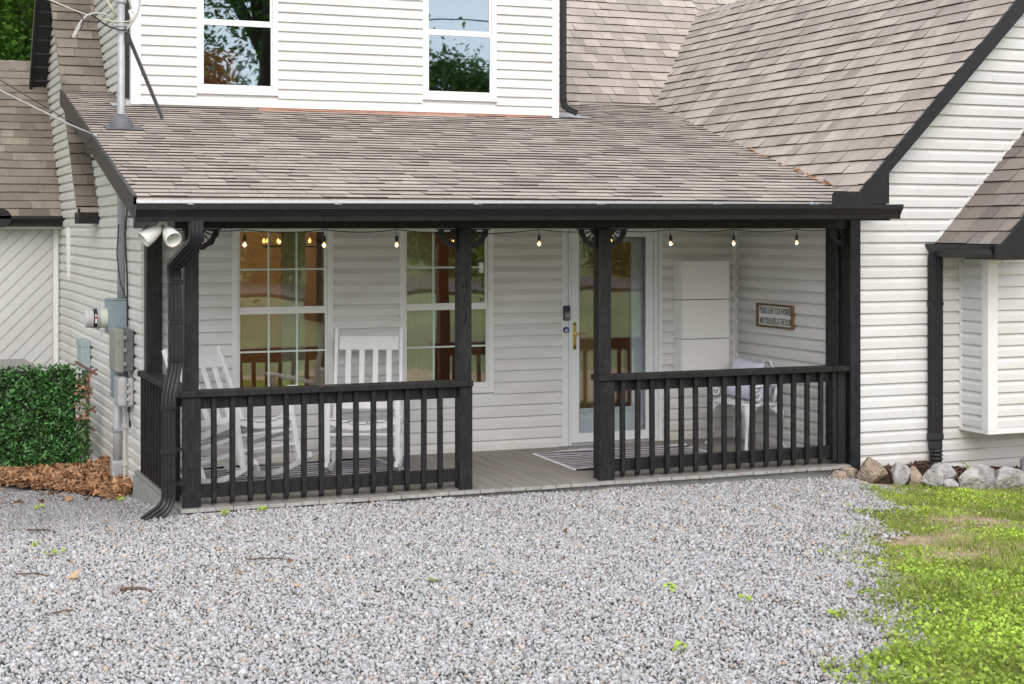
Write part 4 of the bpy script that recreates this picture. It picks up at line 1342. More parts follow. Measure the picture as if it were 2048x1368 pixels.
for i in range(-4, 4):
    for j in range(-3, 3):
        b.lathe(((i + .5) * 0.058, (j + .5) * 0.055, SH - 0.004), [(0.011, 0), (0.011, 0.008)], 6)
b.build('seat_lattice', IR, gc)
def curl(c, r, a0, turns, plane, r1=0.25, n=22):
    out = []
    for k in range(n + 1):
        f = k / n
        rr_ = r * (1 - f) + r * r1 * f
        a = a0 + turns * 2 * PI * f
        out.append((c[0] + (rr_ * math.cos(a)) * plane[0][0] + rr_ * math.sin(a) * plane[1][0],
                    c[1] + (rr_ * math.cos(a)) * plane[0][1] + rr_ * math.sin(a) * plane[1][1],
                    c[2] + (rr_ * math.cos(a)) * plane[0][2] + rr_ * math.sin(a) * plane[1][2]))
    return out
for (sx, sy) in ((-1, -1), (1, -1), (1, 1), (-1, 1)):
    b = MB()
    P = [(0.90, 0.90, SH - 0.01), (1.0, 1.0, 0.33), (0.98, 0.98, 0.24), (0.93, 0.95, 0.14), (0.99, 1.03, 0.05), (1.10, 1.16, 0.010)]
    path = [(sx * p[0] * SW * 0.93, sy * p[1] * SD * 0.93, p[2]) for p in P]
    b.tube(path, [0.030, 0.024, 0.018, 0.015, 0.015, 0.018], 8)
    b.build('leg', IR, gc, smooth=True)
    b = MB()
    for dx, dy in ((-sx * 0.5, 0), (0, -sy * 0.62)):
        x0, y0 = sx * SW * 0.86, sy * SD * 0.86
        tri = [(x0, y0, SH - 0.012), (x0 + dx * 0.24, y0 + dy * 0.24, SH - 0.012), (x0 + dx * 0.10, y0 + dy * 0.10, SH - 0.06), (x0 + sx * .01, y0 + sy * .01, SH - 0.13)]
        nrm = (0, sy * 0.012, 0) if dx else (sx * 0.012, 0, 0)
        b.prism(tri, nrm)
    b.build('apron', IR, gc)
back = MB()
def bk(x, z):      # curved, leaning back
    return (x, SD * 0.85 + (z - SH) * 0.22 - 0.10 * (abs(x) / 0.3) ** 2, z)
arch = [bk(-0.275, SH + .01), bk(-0.295, 0.52), bk(-0.27, 0.60), bk(-0.20, 0.645), bk(-0.13, 0.665), bk(-0.09, 0.715), bk(-0.045, 0.755), bk(0, 0.768),
        bk(0.045, 0.755), bk(0.09, 0.715), bk(0.13, 0.665), bk(0.20, 0.645), bk(0.27, 0.60), bk(0.295, 0.52), bk(0.275, SH + .01)]
back.tube(arch, 0.014, 7)
back.build('back_frame', IR, gc, smooth=True)
b = MB()
for s in (-1, 1):
    for (x, z, r, a0, tn) in ((0.17, 0.56, 0.062, 0, 1.2), (0.19, 0.465, 0.045, 1, 1.1), (0.06, 0.68, 0.042, 2, 1.2), (0.065, 0.50, 0.055, 0.5, 1.3), (0.24, 0.53, 0.04, 2.2, 1.2)):
        pts = []
        for k in range(20):
            f = k / 19
            q = r * (1 - 0.75 * f)
            a = a0 + tn * 2 * PI * f
            pts.append(bk(s * (x + q * math.cos(a)), z + q * math.sin(a)))
        b.tube(pts, 0.0085, 5)
    b.tube([bk(s * 0.02, SH), bk(s * 0.05, 0.48), bk(s * 0.02, 0.57), bk(s * 0.055, 0.64), bk(s * 0.02, 0.70), bk(0, 0.735)], 0.009, 5)
    b.tube([bk(s * 0.10, SH), bk(s * 0.13, 0.50), bk(s * 0.10, 0.58), bk(s * 0.13, 0.66)], 0.009, 5)
b.build('scrollwork', IR, gc, smooth=True)
for s in (-1, 1):
    b = MB()
    b.tube([bk(s * 0.29, 0.575), (s * 0.315, 0.0, 0.58), (s * 0.31, -0.13, 0.575), (s * 0.30, -0.19, 0.55), (s * 0.30, -0.19, 0.51), (s * 0.30, -0.15, 0.50)], 0.012, 6)
    b.tube(curl((s * 0.295, -0.10, 0.49), 0.055, PI / 2, 1.2, ((0, 1, 0), (0, 0, 1))), 0.009, 5)
    b.tube([(s * 0.295, -0.06, SH), (s * 0.30, -0.02, 0.46), (s * 0.31, 0.02, 0.52), (s * 0.312, 0.0, 0.575)], 0.010, 5)
    b.build('arm', IR, gc, smooth=True)

def pillow(label, size, loc, rot):
    n = 15
    vs, fs = [], []
    for sgn in (1, -1):
        for i in range(n + 1):
            for j in range(n + 1):
                u, v = i / n * 2 - 1, j / n * 2 - 1
                e = (1 - u ** 4) * (1 - v ** 4)
                pin = 1 - 0.07 * (1 - abs(u) ** 3) * abs(v) ** 3 - 0.0
                pin2 = 1 - 0.07 * (1 - abs(v) ** 3) * abs(u) ** 3
                wr = 0.05 * math.sin(7 * u + 5 * v) * math.sin(4 * v - 3 * u) * e
                vs.append((u * size / 2 * pin2, sgn * (0.26 * size * (max(0, e) ** 0.55) * (0.85 + wr) + 0.001), v * size / 2 * pin))
    m = (n + 1) ** 2
    for s in (0, 1):
        for i in range(n):
            for j in range(n):
                q = (s * m + i * (n + 1) + j, s * m + (i + 1) * (n + 1) + j, s * m + (i + 1) * (n + 1) + j + 1, s * m + i * (n + 1) + j + 1)
                fs.append(q if s == 0 else tuple(reversed(q)))
    for i in range(n):
        for (a, c) in ((i * (n + 1), (i + 1) * (n + 1)), (i * (n + 1) + n, (i + 1) * (n + 1) + n), (i, i + 1), (n * (n + 1) + i, n * (n + 1) + i + 1)):
            fs.append((a, c, c + m, a + m))
    b = MB(); b.add(vs, fs)
    o = b.build('pillow', 'pillow', loc=loc, local=True, smooth=True)
    o.rotation_euler = rot
    return tag(o, label, 'pillow', 'pillows on the garden chair')
pillow('larger pale lavender pillow leaning on the back of the garden chair', 0.36, (7.30, 12.31, 0.585), (math.radians(-17), math.radians(7), math.radians(-70)))
pillow('smaller pale lavender pillow lying at the near end of the garden chair', 0.26, (7.27, 11.995, 0.525), (math.radians(-14), math.radians(14), math.radians(-100)))

# ---- three wall mounted shoe cabinets
for k, (z0, z1, lab) in enumerate(((1.274, 1.622, 'topmost white shoe cabinet of the wall column beside the door'), (0.922, 1.270, 'middle white shoe cabinet of the wall column beside the door'), (0.570, 0.918, 'lowest white shoe cabinet of the wall column beside the door'))):
    t = thing('shoe_cabinet', lab, 'cabinet', (7.17, YBK - 0.02, z0), 'white shoe cabinets on the porch wall')
    xa, xb = 6.868, 7.354
    MB().box(xa, xb, YBK - 0.185, YBK - 0.018, z0, z1).build('body', 'plastic_white', t, bevel=0.006, bseg=2)
    b = MB()
    n = 8
    yf = YBK - 0.187
    for i in range(n):        # front flap, its upper edge dips to a finger pull
        x_a, x_b = xa + 0.004 + (xb - xa - 0.008) * i / n, xa + 0.004 + (xb - xa - 0.008) * (i + 1) / n
        dip = lambda x: 0.006 * max(0, 1 - ((x - (xa + xb) / 2) / 0.16) ** 2)
        b.hexa([(x_a, yf - 0.012, z0 + 0.004), (x_b, yf - 0.012, z0 + 0.004), (x_b, yf, z0 + 0.004), (x_a, yf, z0 + 0.004),
                (x_a, yf - 0.006, z1 - 0.004 - dip(x_a)), (x_b, yf - 0.006, z1 - 0.004 - dip(x_b)), (x_b, yf, z1 - 0.004 - dip(x_b)), (x_a, yf, z1 - 0.004 - dip(x_a))])
    b.build('flap', 'plastic_white', t)

# ---- wall sign
sg = thing('wall_sign', 'small brown framed sign asking to leave worries and shoes at the door', 'sign', (XC - 0.03, 12.137, 1.035))
x = XC - 0.020
ya, yb, za, zb = 11.84, 12.435, 1.038, 1.247
MB().box(x - 0.014, x, ya + 0.02, yb - 0.02, za + 0.018, zb - 0.018).build('panel', 'sign_face', sg)
b = MB().box(x - 0.032, x + 0.001, ya, ya + 0.022, za, zb).box(x - 0.032, x + 0.001, yb - 0.022, yb, za, zb).box(x - 0.032, x + 0.001, ya + 0.022, yb - 0.022, za, za + 0.018).box(x - 0.032, x + 0.001, ya + 0.022, yb - 0.022, zb - 0.018, zb)
b.build('frame', 'sign_wood', sg, bevel=0.002)
for line, zc in (('PLEASE LEAVE YOUR WORRIES', 1.158), ('AND YOUR SHOES AT THE DOOR', 1.068)):
    me = text_mesh(line, 0.083, 0.0008, 0.0)
    wd = max(v.co.x for v in me.vertices)
    s = 0.515 / wd
    for v in me.vertices:
        X0, Y0, Z0 = v.co
        v.co = Vector((-Z0 * 1.0, -(X0 * s), Y0 * 1.0))
    me.materials.append(MATS['ink'])
    o = place(me, 'lettering', sg, loc=(x - 0.0152, 12.395, zc), org=Vector((0, 0, 0)))

# ---- door bell, charm, house number
t = thing('doorbell', 'black and grey video doorbell on the trim left of the door', 'doorbell', (5.80, YBK - 0.03, 1.11))
MB().box(5.772, 5.836, YBK - 0.060, YBK - 0.0365, 1.105, 1.235).build('body', 'bell_dark', t, bevel=0.006, bseg=2)
MB().box(5.776, 5.832, YBK - 0.064, YBK - 0.0605, 1.108, 1.182).build('faceplate', 'bell_grey', t, bevel=0.002)
MB().lathe((5.806, YBK - 0.0645, 1.150), [(0.013, 0), (0.013, -0.003), (0.009, -0.0035)], 16, axis=(0, 1, 0)).build('button', 'cable_grey', t)
MB().lathe((5.806, YBK - 0.0605, 1.212), [(0.012, 0), (0.012, -0.004)], 14, axis=(0, 1, 0)).build('lens', 'evil_blue', t)
t = thing('eye_charm', 'round blue glass eye charm hanging below the doorbell', 'charm', (5.80, YBK - 0.04, 1.0))
c = (5.802, YBK - 0.037, 1.022)
MB().lathe(c, [(0.028, 0), (0.026, -0.010), (0.018, -0.012)], 20, axis=(0, 1, 0)).build('disc', 'evil_blue', t)
MB().lathe((c[0], c[1] - 0.0125, c[2] - 0.006), [(0.0155, 0), (0.0155, -0.0015)], 16, axis=(0, 1, 0)).build('white_ring', 'sign_face', t)
MB().lathe((c[0], c[1] - 0.0145, c[2] - 0.007), [(0.011, 0), (0.011, -0.0012)], 14, axis=(0, 1, 0)).build('iris', 'evil_sky', t)
MB().lathe((c[0], c[1] - 0.0162, c[2] - 0.007), [(0.005, 0), (0.005, -0.0012)], 10, axis=(0, 1, 0)).build('pupil', 'ink', t)
MB().tube([(c[0], c[1], c[2] + 0.026), (c[0], YBK - 0.036, 1.105)], 0.0012, 5).build('cord', 'iron_white', t)
t = thing('house_number', 'black raised digits 2451 running down the second porch post', 'house number', (4.177, 11.028, 1.2))
for d, zc in (('2', 1.585), ('4', 1.468), ('5', 1.352), ('1', 1.236)):
    me = text_mesh(d, 0.150, 0.006, -0.001)
    wd = [v.co.x for v in me.vertices]
    cxm = (min(wd) + max(wd)) / 2
    sl = 0.12
    for v in me.vertices:
        X0, Y0, Z0 = v.co
        v.co = Vector(((X0 - cxm) * 0.82 + sl * (Y0 - 0.05), -Z0, Y0 - 0.0))
    me.materials.append(MATS['black_metal'])
    place(me, 'digit', t, loc=(4.180, 11.0255, zc - 0.02), org=Vector((0, 0, 0)))

# ---- string lights
sl = thing('string_lights', 'string of small warm bulbs hanging along the porch beam', 'string lights', (4.8, 11.16, 1.8))
bx = [2.057, 2.262, 2.561, 3.138, 3.684, 4.817, 5.40, 5.939, 6.505, 7.091]
pts = []
allx = [2.0] + bx + [7.42]
for i in range(len(allx) - 1):
    a, c = allx[i], allx[i + 1]
    for k in range(6):
        f = k / 6
        pts.append((a + (c - a) * f, 11.145, 1.905 - 0.035 * 4 * f * (1 - f) * min(1, (c - a))))
pts.append((7.42, 11.145, 1.905))
cb = MB().tube(pts, 0.0035, 5).build('cable', 'cable_black', sl)
for i, X0 in enumerate(bx):
    dz = random.Random(i).uniform(-0.004, 0.004)
    sk = MB()
    sk.tube([(X0 - 0.012, 11.145, 1.903), (X0 - 0.006, 11.146, 1.885), (X0, 11.147, 1.862)], 0.003, 5)
    sk.lathe((X0, 11.147, 1.862 + dz), [(0.006, 0.0), (0.0125, -0.008), (0.0135, -0.036), (0.011, -0.040)], 12)
    s = sk.build('socket', 'cable_black', cb)
    MB().lathe((X0, 11.147, 1.822 + dz), [(0.010, 0.0), (0.0165, -0.012), (0.0195, -0.026), (0.016, -0.040), (0.006, -0.049), (0.001, -0.050)], 12).build('bulb', 'glass_bulb', cb, smooth=True)
    MB().lathe((X0, 11.147, 1.806 + dz), [(0.003, 0.0), (0.0095, -0.007), (0.0105, -0.016), (0.003, -0.024)], 8).build('filament', 'filament', cb, smooth=True)

# ---- floodlight under the left end of the gutter
fl = thing('floodlight', 'twin headed white security floodlight under the left end of the gutter', 'floodlight', (1.93, 10.66, 1.95))
MB().lathe((1.905, 10.64, 1.982), [(0.062, 0.0), (0.060, -0.014), (0.035, -0.028), (0.012, -0.036)], 18).build('mount', 'lamp_white', fl, smooth=True)
def lamp_head(base, d, nm):
    d = Vector(d).normalized()
    base = Vector(base)
    b = MB()
    b.lathe(base, [(0.012, -0.03), (0.022, -0.015), (0.034, 0.0), (0.050, 0.055), (0.055, 0.105), (0.0555, 0.118), (0.050, 0.118), (0.045, 0.09), (0.024, 0.03)], 20, axis=d)
    b.tube([base - d * 0.01, base + Vector((0.0, 0, 0.03)), Vector((1.905, 10.64, 1.955))], 0.009, 8)
    b.build(nm, 'lamp_white', fl, smooth=True)
lamp_head((1.865, 10.63, 1.905), (-0.75, -0.10, -0.52), 'lamp_head')
lamp_head((1.925, 10.62, 1.90), (0.20, -0.80, -0.50), 'lamp_head')
MB().tube([(1.80, 10.64, 1.93), (1.775, 10.64, 1.90), (1.79, 10.63, 1.875)], 0.004, 6).build('wire', 'cable_black', fl)

# ================================================================== ELECTRICAL GEAR ON THE END WALL
WX = XL - 0.036
ms = thing('service_mast', 'grey metal service mast rising through the porch roof beside the dormer', 'mast', (2.09, 13.66, 1.3))
MX, MY = 2.092, 13.66
MB().tube([(MX, MY, 1.30), (MX, MY, 4.2)], 0.031, 14).build('pole', 'galvanised', ms, smooth=True)
zr0 = zp(MY)
MB().lathe((MX, MY, zr0), [(0.108, -0.03), (0.104, 0.01), (0.092, 0.06), (0.074, 0.098), (0.050, 0.108), (0.036, 0.112), (0.033, 0.124)], 20).build('boot', 'rubber_grey', ms, smooth=True)
MB().prism([(MX - 0.135, MY - 0.12, zp(MY - 0.12) + 0.014), (MX + 0.17, MY - 0.12, zp(MY - 0.12) + 0.014), (MX + 0.17, MY + 0.13, zp(MY + 0.13) + 0.014), (MX - 0.135, MY + 0.13, zp(MY + 0.13) + 0.014)], (0, 0, 0.004)).build('flashing', 'rubber_grey', ms)
MB().lathe((MX, MY, 3.60), [(0.040, 0), (0.040, 0.035)], 12).box(MX - 0.07, MX - 0.03, MY - 0.02, MY + 0.02, 3.605, 3.63).box(MX + 0.03, MX + 0.075, MY - 0.015, MY + 0.015, 3.605, 3.63).build('clamp', 'galvanised', ms)
MB().lathe((MX, MY, 3.80), [(0.045, 0), (0.045, 0.03), (0.03, 0.04)], 12).build('clamp', 'galvanised', ms)
MB().bar((MX + 0.045, MY, 3.56), (2.548, 14.30, zp(14.30) + 0.014), 0.026, 0.022).build('brace', 'rubber_grey', ms)
MB().box(MX + 0.025, MX + 0.075, MY - 0.03, MY + 0.02, 3.47, 3.54).build('brace_clamp', 'cable_black', ms, bevel=0.004)
for k, (pp, rd, mt) in enumerate((
    ([(1.457, 13.66, 3.80), (1.66, 13.65, 3.735), (1.838, 13.63, 3.695), (1.96, 13.62, 3.60), (2.07, 13.61, 3.565), (2.125, 13.61, 3.57)], 0.0075, 'cable_black'),
    ([(1.46, 13.60, 3.805), (1.70, 13.62, 3.715), (1.90, 13.64, 3.66), (2.05, 13.63, 3.635), (2.11, 13.62, 3.635), (2.19, 13.62, 3.655), (2.20, 13.63, 3.71), (2.165, 13.64, 3.74)], 0.006, 'cable_cream'),
    ([(2.12, 13.62, 3.56), (2.175, 13.60, 3.63), (2.225, 13.60, 3.72), (2.245, 13.62, 3.84), (2.23, 13.64, 3.98), (2.12, 13.66, 4.12)], 0.010, 'cable_grey'),
    ([(1.69, 13.55, 3.50), (1.74, 13.56, 3.60), (1.80, 13.58, 3.675), (1.88, 13.60, 3.70), (1.97, 13.62, 3.69), (2.02, 13.64, 3.655)], 0.009, 'cable_grey'),
    ([(1.665, 13.55, 3.48), (1.73, 13.55, 3.53), (1.775, 13.56, 3.60), (1.76, 13.57, 3.67), (1.70, 13.58, 3.70)], 0.006, 'cable_black'),
    ([(1.99, 13.62, 4.0), (1.96, 13.63, 3.88), (1.98, 13.64, 3.79), (2.05, 13.65, 3.70)], 0.011, 'cable_cream'),
    ([(2.20, 13.62, 4.05), (2.12, 13.62, 3.90), (2.16, 13.62, 3.80), (2.17, 13.63, 3.75)], 0.009, 'cable_grey'))):
    MB().tube(bendpath(pp, 0.06, 4), rd, 6).build('cable', mt, ms, smooth=True)
MB().bar((1.74, 13.555, 3.585), (1.685, 13.55, 3.475), 0.028, 0.028).build('splice', 'cable_grey', ms, bevel=0.006)
MB().bar((2.15, 13.60, 3.735), (2.175, 13.60, 3.665), 0.022, 0.022).build('splice', 'plastic_white', ms, bevel=0.006)
# lower service line to the rake
t = mk('service_line', 'thin twisted service cable running to the edge of the porch roof', 'cable',
       MB().tube([(-1.5, 13.0, 4.35), (0.2, 13.1, 3.45), (1.10, 13.15, 2.985), (1.60, 13.2, 2.75), (1.815, 13.23, 2.665)], 0.008, 6), 'cable_grey', smooth=True)
mk('service_line', 'dark slack cable above the twisted one at the left roof edge', 'cable',
   MB().tube([(-1.5, 13.3, 4.4), (0.2, 13.4, 3.56), (1.10, 13.4, 3.10), (1.62, 13.3, 2.78), (1.805, 13.24, 2.665)], 0.0045, 6), 'cable_black', smooth=True)
t = thing('cable_loop', 'loose black cable looping against the steep roof under the rake', 'cable', (1.83, 13.25, 2.45))
MB().tube(bendpath([(1.815, 13.22, 2.66), (1.765, 13.22, 2.62), (1.74, 13.22, 2.555), (1.755, 13.22, 2.50), (1.80, 13.22, 2.465), (1.86, 13.3, 2.475)], 0.05, 4), 0.006, 6).build('cable', 'cable_black', t, smooth=True)
MB().tube([(1.70, 13.24, 2.52), (1.78, 13.24, 2.555), (1.85, 13.26, 2.57)], 0.004, 5).build('tie', 'cable_black', t)
MB().box(1.80, 1.835, 13.21, 13.25, 2.65, 2.675).build('anchor', 'galvanised', t)

# meter can and meter
mt = thing('electric_meter', 'blue grey meter box with round glass electric meter on the end wall', 'electric meter', (2.08, 13.63, 1.05))
MB().box(WX - 0.145, WX, 13.52, 13.79, 1.035, 1.315).box(WX - 0.150, WX - 0.001, 13.515, 13.795, 1.3155, 1.325).build('box', 'box_blue', mt, bevel=0.005)
MB().box(WX - 0.148, WX - 0.1455, 13.535, 13.775, 1.06, 1.30).build('cover', 'box_blue', mt)
ax = (-1, 0, 0)
MB().lathe((WX - 0.148, 13.66, 1.165), [(0.082, 0), (0.082, 0.055), (0.079, 0.06)], 22, axis=ax).build('collar', 'cream_plastic', mt)
MB().lathe((WX - 0.210, 13.66, 1.165), [(0.088, 0), (0.088, 0.018), (0.085, 0.020)], 24, axis=ax).build('ring', 'galvanised', mt)
MB().lathe((WX - 0.231, 13.66, 1.165), [(0.080, 0), (0.080, 0.03)], 22, axis=ax).build('base', 'bell_dark', mt)
MB().lathe((WX - 0.262, 13.66, 1.165), [(0.079, 0), (0.077, 0.05), (0.070, 0.062), (0.02, 0.066)], 22, axis=ax).build('cover_glass', 'clear_plastic', mt, smooth=False)
MB().box(WX - 0.252, WX - 0.236, 13.574, 13.5785, 1.13, 1.20).build('label', 'sign_face', mt)
MB().box(WX - 0.252, WX - 0.236, 13.573, 13.5738, 1.165, 1.185).build('label_mark', 'red_box', mt)
MB().bar((WX - 0.19, 13.64, 1.075), (WX - 0.19, 13.64, 1.02), 0.012, 0.014).build('seal', 'clear_plastic', mt)
# olive network box
t = thing('utility_box', 'olive grey hinged utility box below the electric meter', 'utility box', (2.05, 13.40, 0.74), 'boxes on the end wall')
MB().box(WX - 0.075, WX, 13.18, 13.50, 0.755, 1.09).build('base', 'box_dark', t, bevel=0.008)
MB().box(WX - 0.150, WX - 0.076, 13.17, 13.51, 0.745, 1.10).build('lid', 'box_olive', t, bevel=0.018, bseg=3)
for z in (0.82, 0.93, 1.03):
    MB().box(WX - 0.09, WX - 0.06, 13.150, 13.17, z - 0.016, z + 0.016).build('latch', 'box_olive', t, bevel=0.004)
MB().tube([(WX - 0.02, 13.2, 1.09), (WX - 0.03, 13.2, 1.13), (WX - 0.03, 13.22, 1.155)], 0.004, 5).build('hasp', 'galvanised', t)
# tall flat blue panel
t = thing('utility_box', 'tall flat blue grey wiring panel behind the olive box', 'utility box', (2.08, 13.70, 0.5), 'boxes on the end wall')
MB().box(WX - 0.085, WX, 13.60, 13.86, 0.485, 1.005).build('body', 'box_blue', t, bevel=0.005)
MB().box(WX - 0.0885, WX - 0.0855, 13.615, 13.845, 0.50, 0.99).build('door', 'box_blue', t)
# pale box
t = thing('utility_box', 'pale grey rounded cable box below the olive box', 'utility box', (2.05, 13.34, 0.47), 'boxes on the end wall')
MB().box(WX - 0.045, WX, 13.19, 13.42, 0.475, 0.70).build('base', 'box_pale', t, bevel=0.01)
MB().box(WX - 0.125, WX - 0.046, 13.18, 13.43, 0.465, 0.715).build('lid', 'box_pale', t, bevel=0.035, bseg=4)
for z in (0.53, 0.59, 0.65):
    MB().box(WX - 0.06, WX - 0.035, 13.164, 13.18, z - 0.012, z + 0.012).build('latch', 'box_pale', t, bevel=0.003)
MB().tube([(WX - 0.05, 13.30, 0.72), (WX - 0.05, 13.30, 0.76)], 0.022, 10).build('nipple', 'box_dark', t)
MB().tube(bendpath([(WX - 0.03, 13.24, 0.465), (WX - 0.03, 13.23, 0.38), (WX - 0.035, 13.17, 0.30), (WX - 0.04, 13.10, 0.32), (WX - 0.035, 13.12, 0.36), (WX - 0.03, 13.2, 0.35)], 0.04, 4), 0.006, 6).build('cable', 'cable_black', t, smooth=True)
MB().lathe((WX - 0.03, 13.24, 0.42), [(0.014, 0), (0.016, 0.01), (0.014, 0.04)], 10).build('connector', 'cable_black', t)
# small teal box further back
t = thing('utility_box', 'small pale teal telephone box on the end wall above the hedge', 'utility box', (2.08, 15.85, 0.55), 'boxes on the end wall')
MB().box(WX - 0.09, WX, 15.72, 16.0, 0.555, 0.835).build('body', 'box_teal', t, bevel=0.006)
MB().box(WX - 0.098, WX - 0.0, 15.715, 16.005, 0.775, 0.845).build('hood', 'box_teal', t, bevel=0.006)
MB().tube([(WX - 0.04, 15.84, 0.555), (WX - 0.04, 15.84, 0.36)], 0.012, 8).tube([(WX - 0.04, 15.9, 0.555), (WX - 0.045, 15.9, 0.30)], 0.016, 8).build('wire', 'bark', t)
MB().tube([(WX - 0.045, 15.79, 0.553), (WX - 0.045, 15.79, 0.49)], 0.017, 8).build('plug', 'blue_cap', t)
t = thing('conduit', 'grey electrical conduit running from the flat panel down to the ground', 'pipe', (2.09, 13.76, -0.35))
MB().tube([(WX - 0.05, 13.72, 0.487), (WX - 0.05, 13.72, -0.05)], 0.036, 14).build('pipe', 'galvanised', t, smooth=True)
MB().box(WX - 0.105, WX - 0.002, 13.655, 13.785, -0.34, -0.03).build('elbow_box', 'galvanised', t, bevel=0.02, bseg=3)
MB().box(WX - 0.09, WX - 0.0, 13.665, 13.775, 0.215, 0.240).build('strap', 'galvanised', t)
mk('conduit', 'thin white plastic conduit beside the grey one on the end wall', 'pipe', MB().tube([(WX - 0.02, 13.52, 0.45), (WX - 0.02, 13.52, -0.34)], 0.014, 8).box(WX - 0.04, WX - 0.002, 13.49, 13.55, -0.05, -0.01).box(WX - 0.045, WX - 0.002, 13.49, 13.55, 0.26, 0.30), 'pipe_white')
mk('drain_pipe', 'dirty white plastic pipe lying along the foot of the end wall', 'pipe', MB().tube([(WX - 0.07, 13.80, -0.235), (WX - 0.075, 14.5, -0.22), (WX - 0.065, 15.1, -0.19)], 0.038, 12).lathe((WX - 0.072, 13.95, -0.232), [(0.044, -0.02), (0.044, 0.02)], 12, axis=(0, 1, 0)), 'pipe_white')
mk('wall_cable', 'thin black cable stapled down the end wall beside the mast', 'cable', MB().tube([(WX - 0.006, 13.42, 2.5), (WX - 0.012, 13.44, 2.1), (WX - 0.02, 13.50, 1.85), (WX - 0.01, 13.46, 1.5), (WX - 0.008, 13.46, 1.1)], 0.008, 6).tube([(MX - 0.03, 13.58, 1.95), (MX - 0.045, 13.60, 1.7), (MX - 0.02, 13.56, 1.45), (MX + 0.02, 13.52, 1.33)], 0.005, 6), 'cable_black')

# ================================================================== INSIDE, SEEN THROUGH THE GLASS
def curtain(label, x0, x1, y, z0, z1, amp, per, mat, cat='curtain'):
    b = MB()
    n = max(8, int((x1 - x0) / 0.012))
    f = [(x0 + (x1 - x0) * k / n, y + amp * math.sin((x0 + (x1 - x0) * k / n) / per * 2 * PI) + amp * 0.4 * math.sin(k * 0.71)) for k in range(n + 1)]
    vs = []
    for (xx, yy) in f:
        vs += [(xx, yy, z0), (xx, yy + 0.004, z0), (xx, yy + 0.004, z1), (xx, yy, z1)]
    fs = []
    for k in range(n):
        for i in range(4):
            j = (i + 1) % 4
            fs.append((k * 4 + i, (k + 1) * 4 + i, (k + 1) * 4 + j, k * 4 + j))
    fs += [(0, 1, 2, 3), (n * 4 + 3, n * 4 + 2, n * 4 + 1, n * 4)]
    b.add(vs, fs)
    o = b.build('curtain', mat, smooth=True)
    return tag(o, label, cat, 'curtains behind the porch glass')
curtain('pale sheer curtain in the middle of the left porch window', 3.30, 3.50, 13.02, -0.05, 2.2, 0.014, 0.075, 'curtain_sheer')
curtain('brown curtain at the right edge of the left porch window', 3.60, 3.74, 13.02, -0.05, 2.2, 0.018, 0.08, 'curtain_brown')
curtain('golden curtain behind the glass of the entry door', 5.98, 6.28, 13.06, -0.05, 2.2, 0.012, 0.09, 'curtain_gold')
curtain('sheer curtain at the left edge of the right porch window', 4.40, 4.66, 13.02, -0.05, 2.2, 0.014, 0.075, 'curtain_sheer')
curtain('brown curtain at the right side of the right porch window', 4.86, 5.14, 13.02, -0.05, 2.2, 0.018, 0.085, 'curtain_brown')
chd = thing('chandelier', 'lit chandelier with small warm bulbs inside the left porch window', 'chandelier', (3.98, 15.2, 1.7))
MB().tube([(3.98, 15.2, 2.36), (3.98, 15.2, 1.75)], 0.01, 6).build('stem', 'bell_dark', chd)
MB().tube([(3.98 + 0.3 * math.cos(a * PI / 8), 15.2 + 0.3 * math.sin(a * PI / 8), 1.74) for a in range(16)], 0.01, 6, closed=True).build('hoop', 'bell_dark', chd)
for k in range(8):
    a = k * PI / 4
    MB().lathe((3.98 + 0.3 * math.cos(a), 15.2 + 0.3 * math.sin(a), 1.77), [(0.008, 0), (0.016, 0.02), (0.004, 0.045)], 8).build('bulb', 'filament_in', chd)
pl = bpy.data.lights.new('chandelier_light', 'POINT')
pl.energy = 20; pl.color = (1.0, 0.66, 0.36); pl.shadow_soft_size = 0.03
po = bpy.data.objects.new('chandelier_light', pl); COL.objects.link(po); po.parent = chd; po.location = (0, 0, -0.05)
t = thing('computer', 'red backed computer with a fruit emblem inside the left dormer window', 'computer', (3.3, 15.19, 3.1))
MB().box(3.03, 3.42, 15.20, 15.22, 3.20, 3.62).build('shell', 'red_box', t, bevel=0.008)
b = MB()
def disc(cx_, cz_, r, sx=1.0, sz=1.0, n=16, y=15.1985):
    b.prism([(cx_ + r * sx * math.cos(2 * PI * k / n), y, cz_ + r * sz * math.sin(2 * PI * k / n)) for k in range(n)], (0, -0.002, 0))
disc(3.165, 3.435, 0.022, 0.9, 1.1); disc(3.190, 3.435, 0.022, 0.9, 1.1, y=15.1982); disc(3.188, 3.473, 0.010, 0.6, 1.2, y=15.1984)
b.build('emblem', 'silver', t)
MB().box(3.15, 3.30, 15.22, 15.29, 3.02, 3.2).build('stand', 'silver', t)
mk('chair_back', 'pale pink chair back beside the red computer upstairs', 'chair', MB().box(3.45, 3.62, 15.30, 15.35, 3.0, 3.62), 'pillow', bevel=0.03, bseg=3)

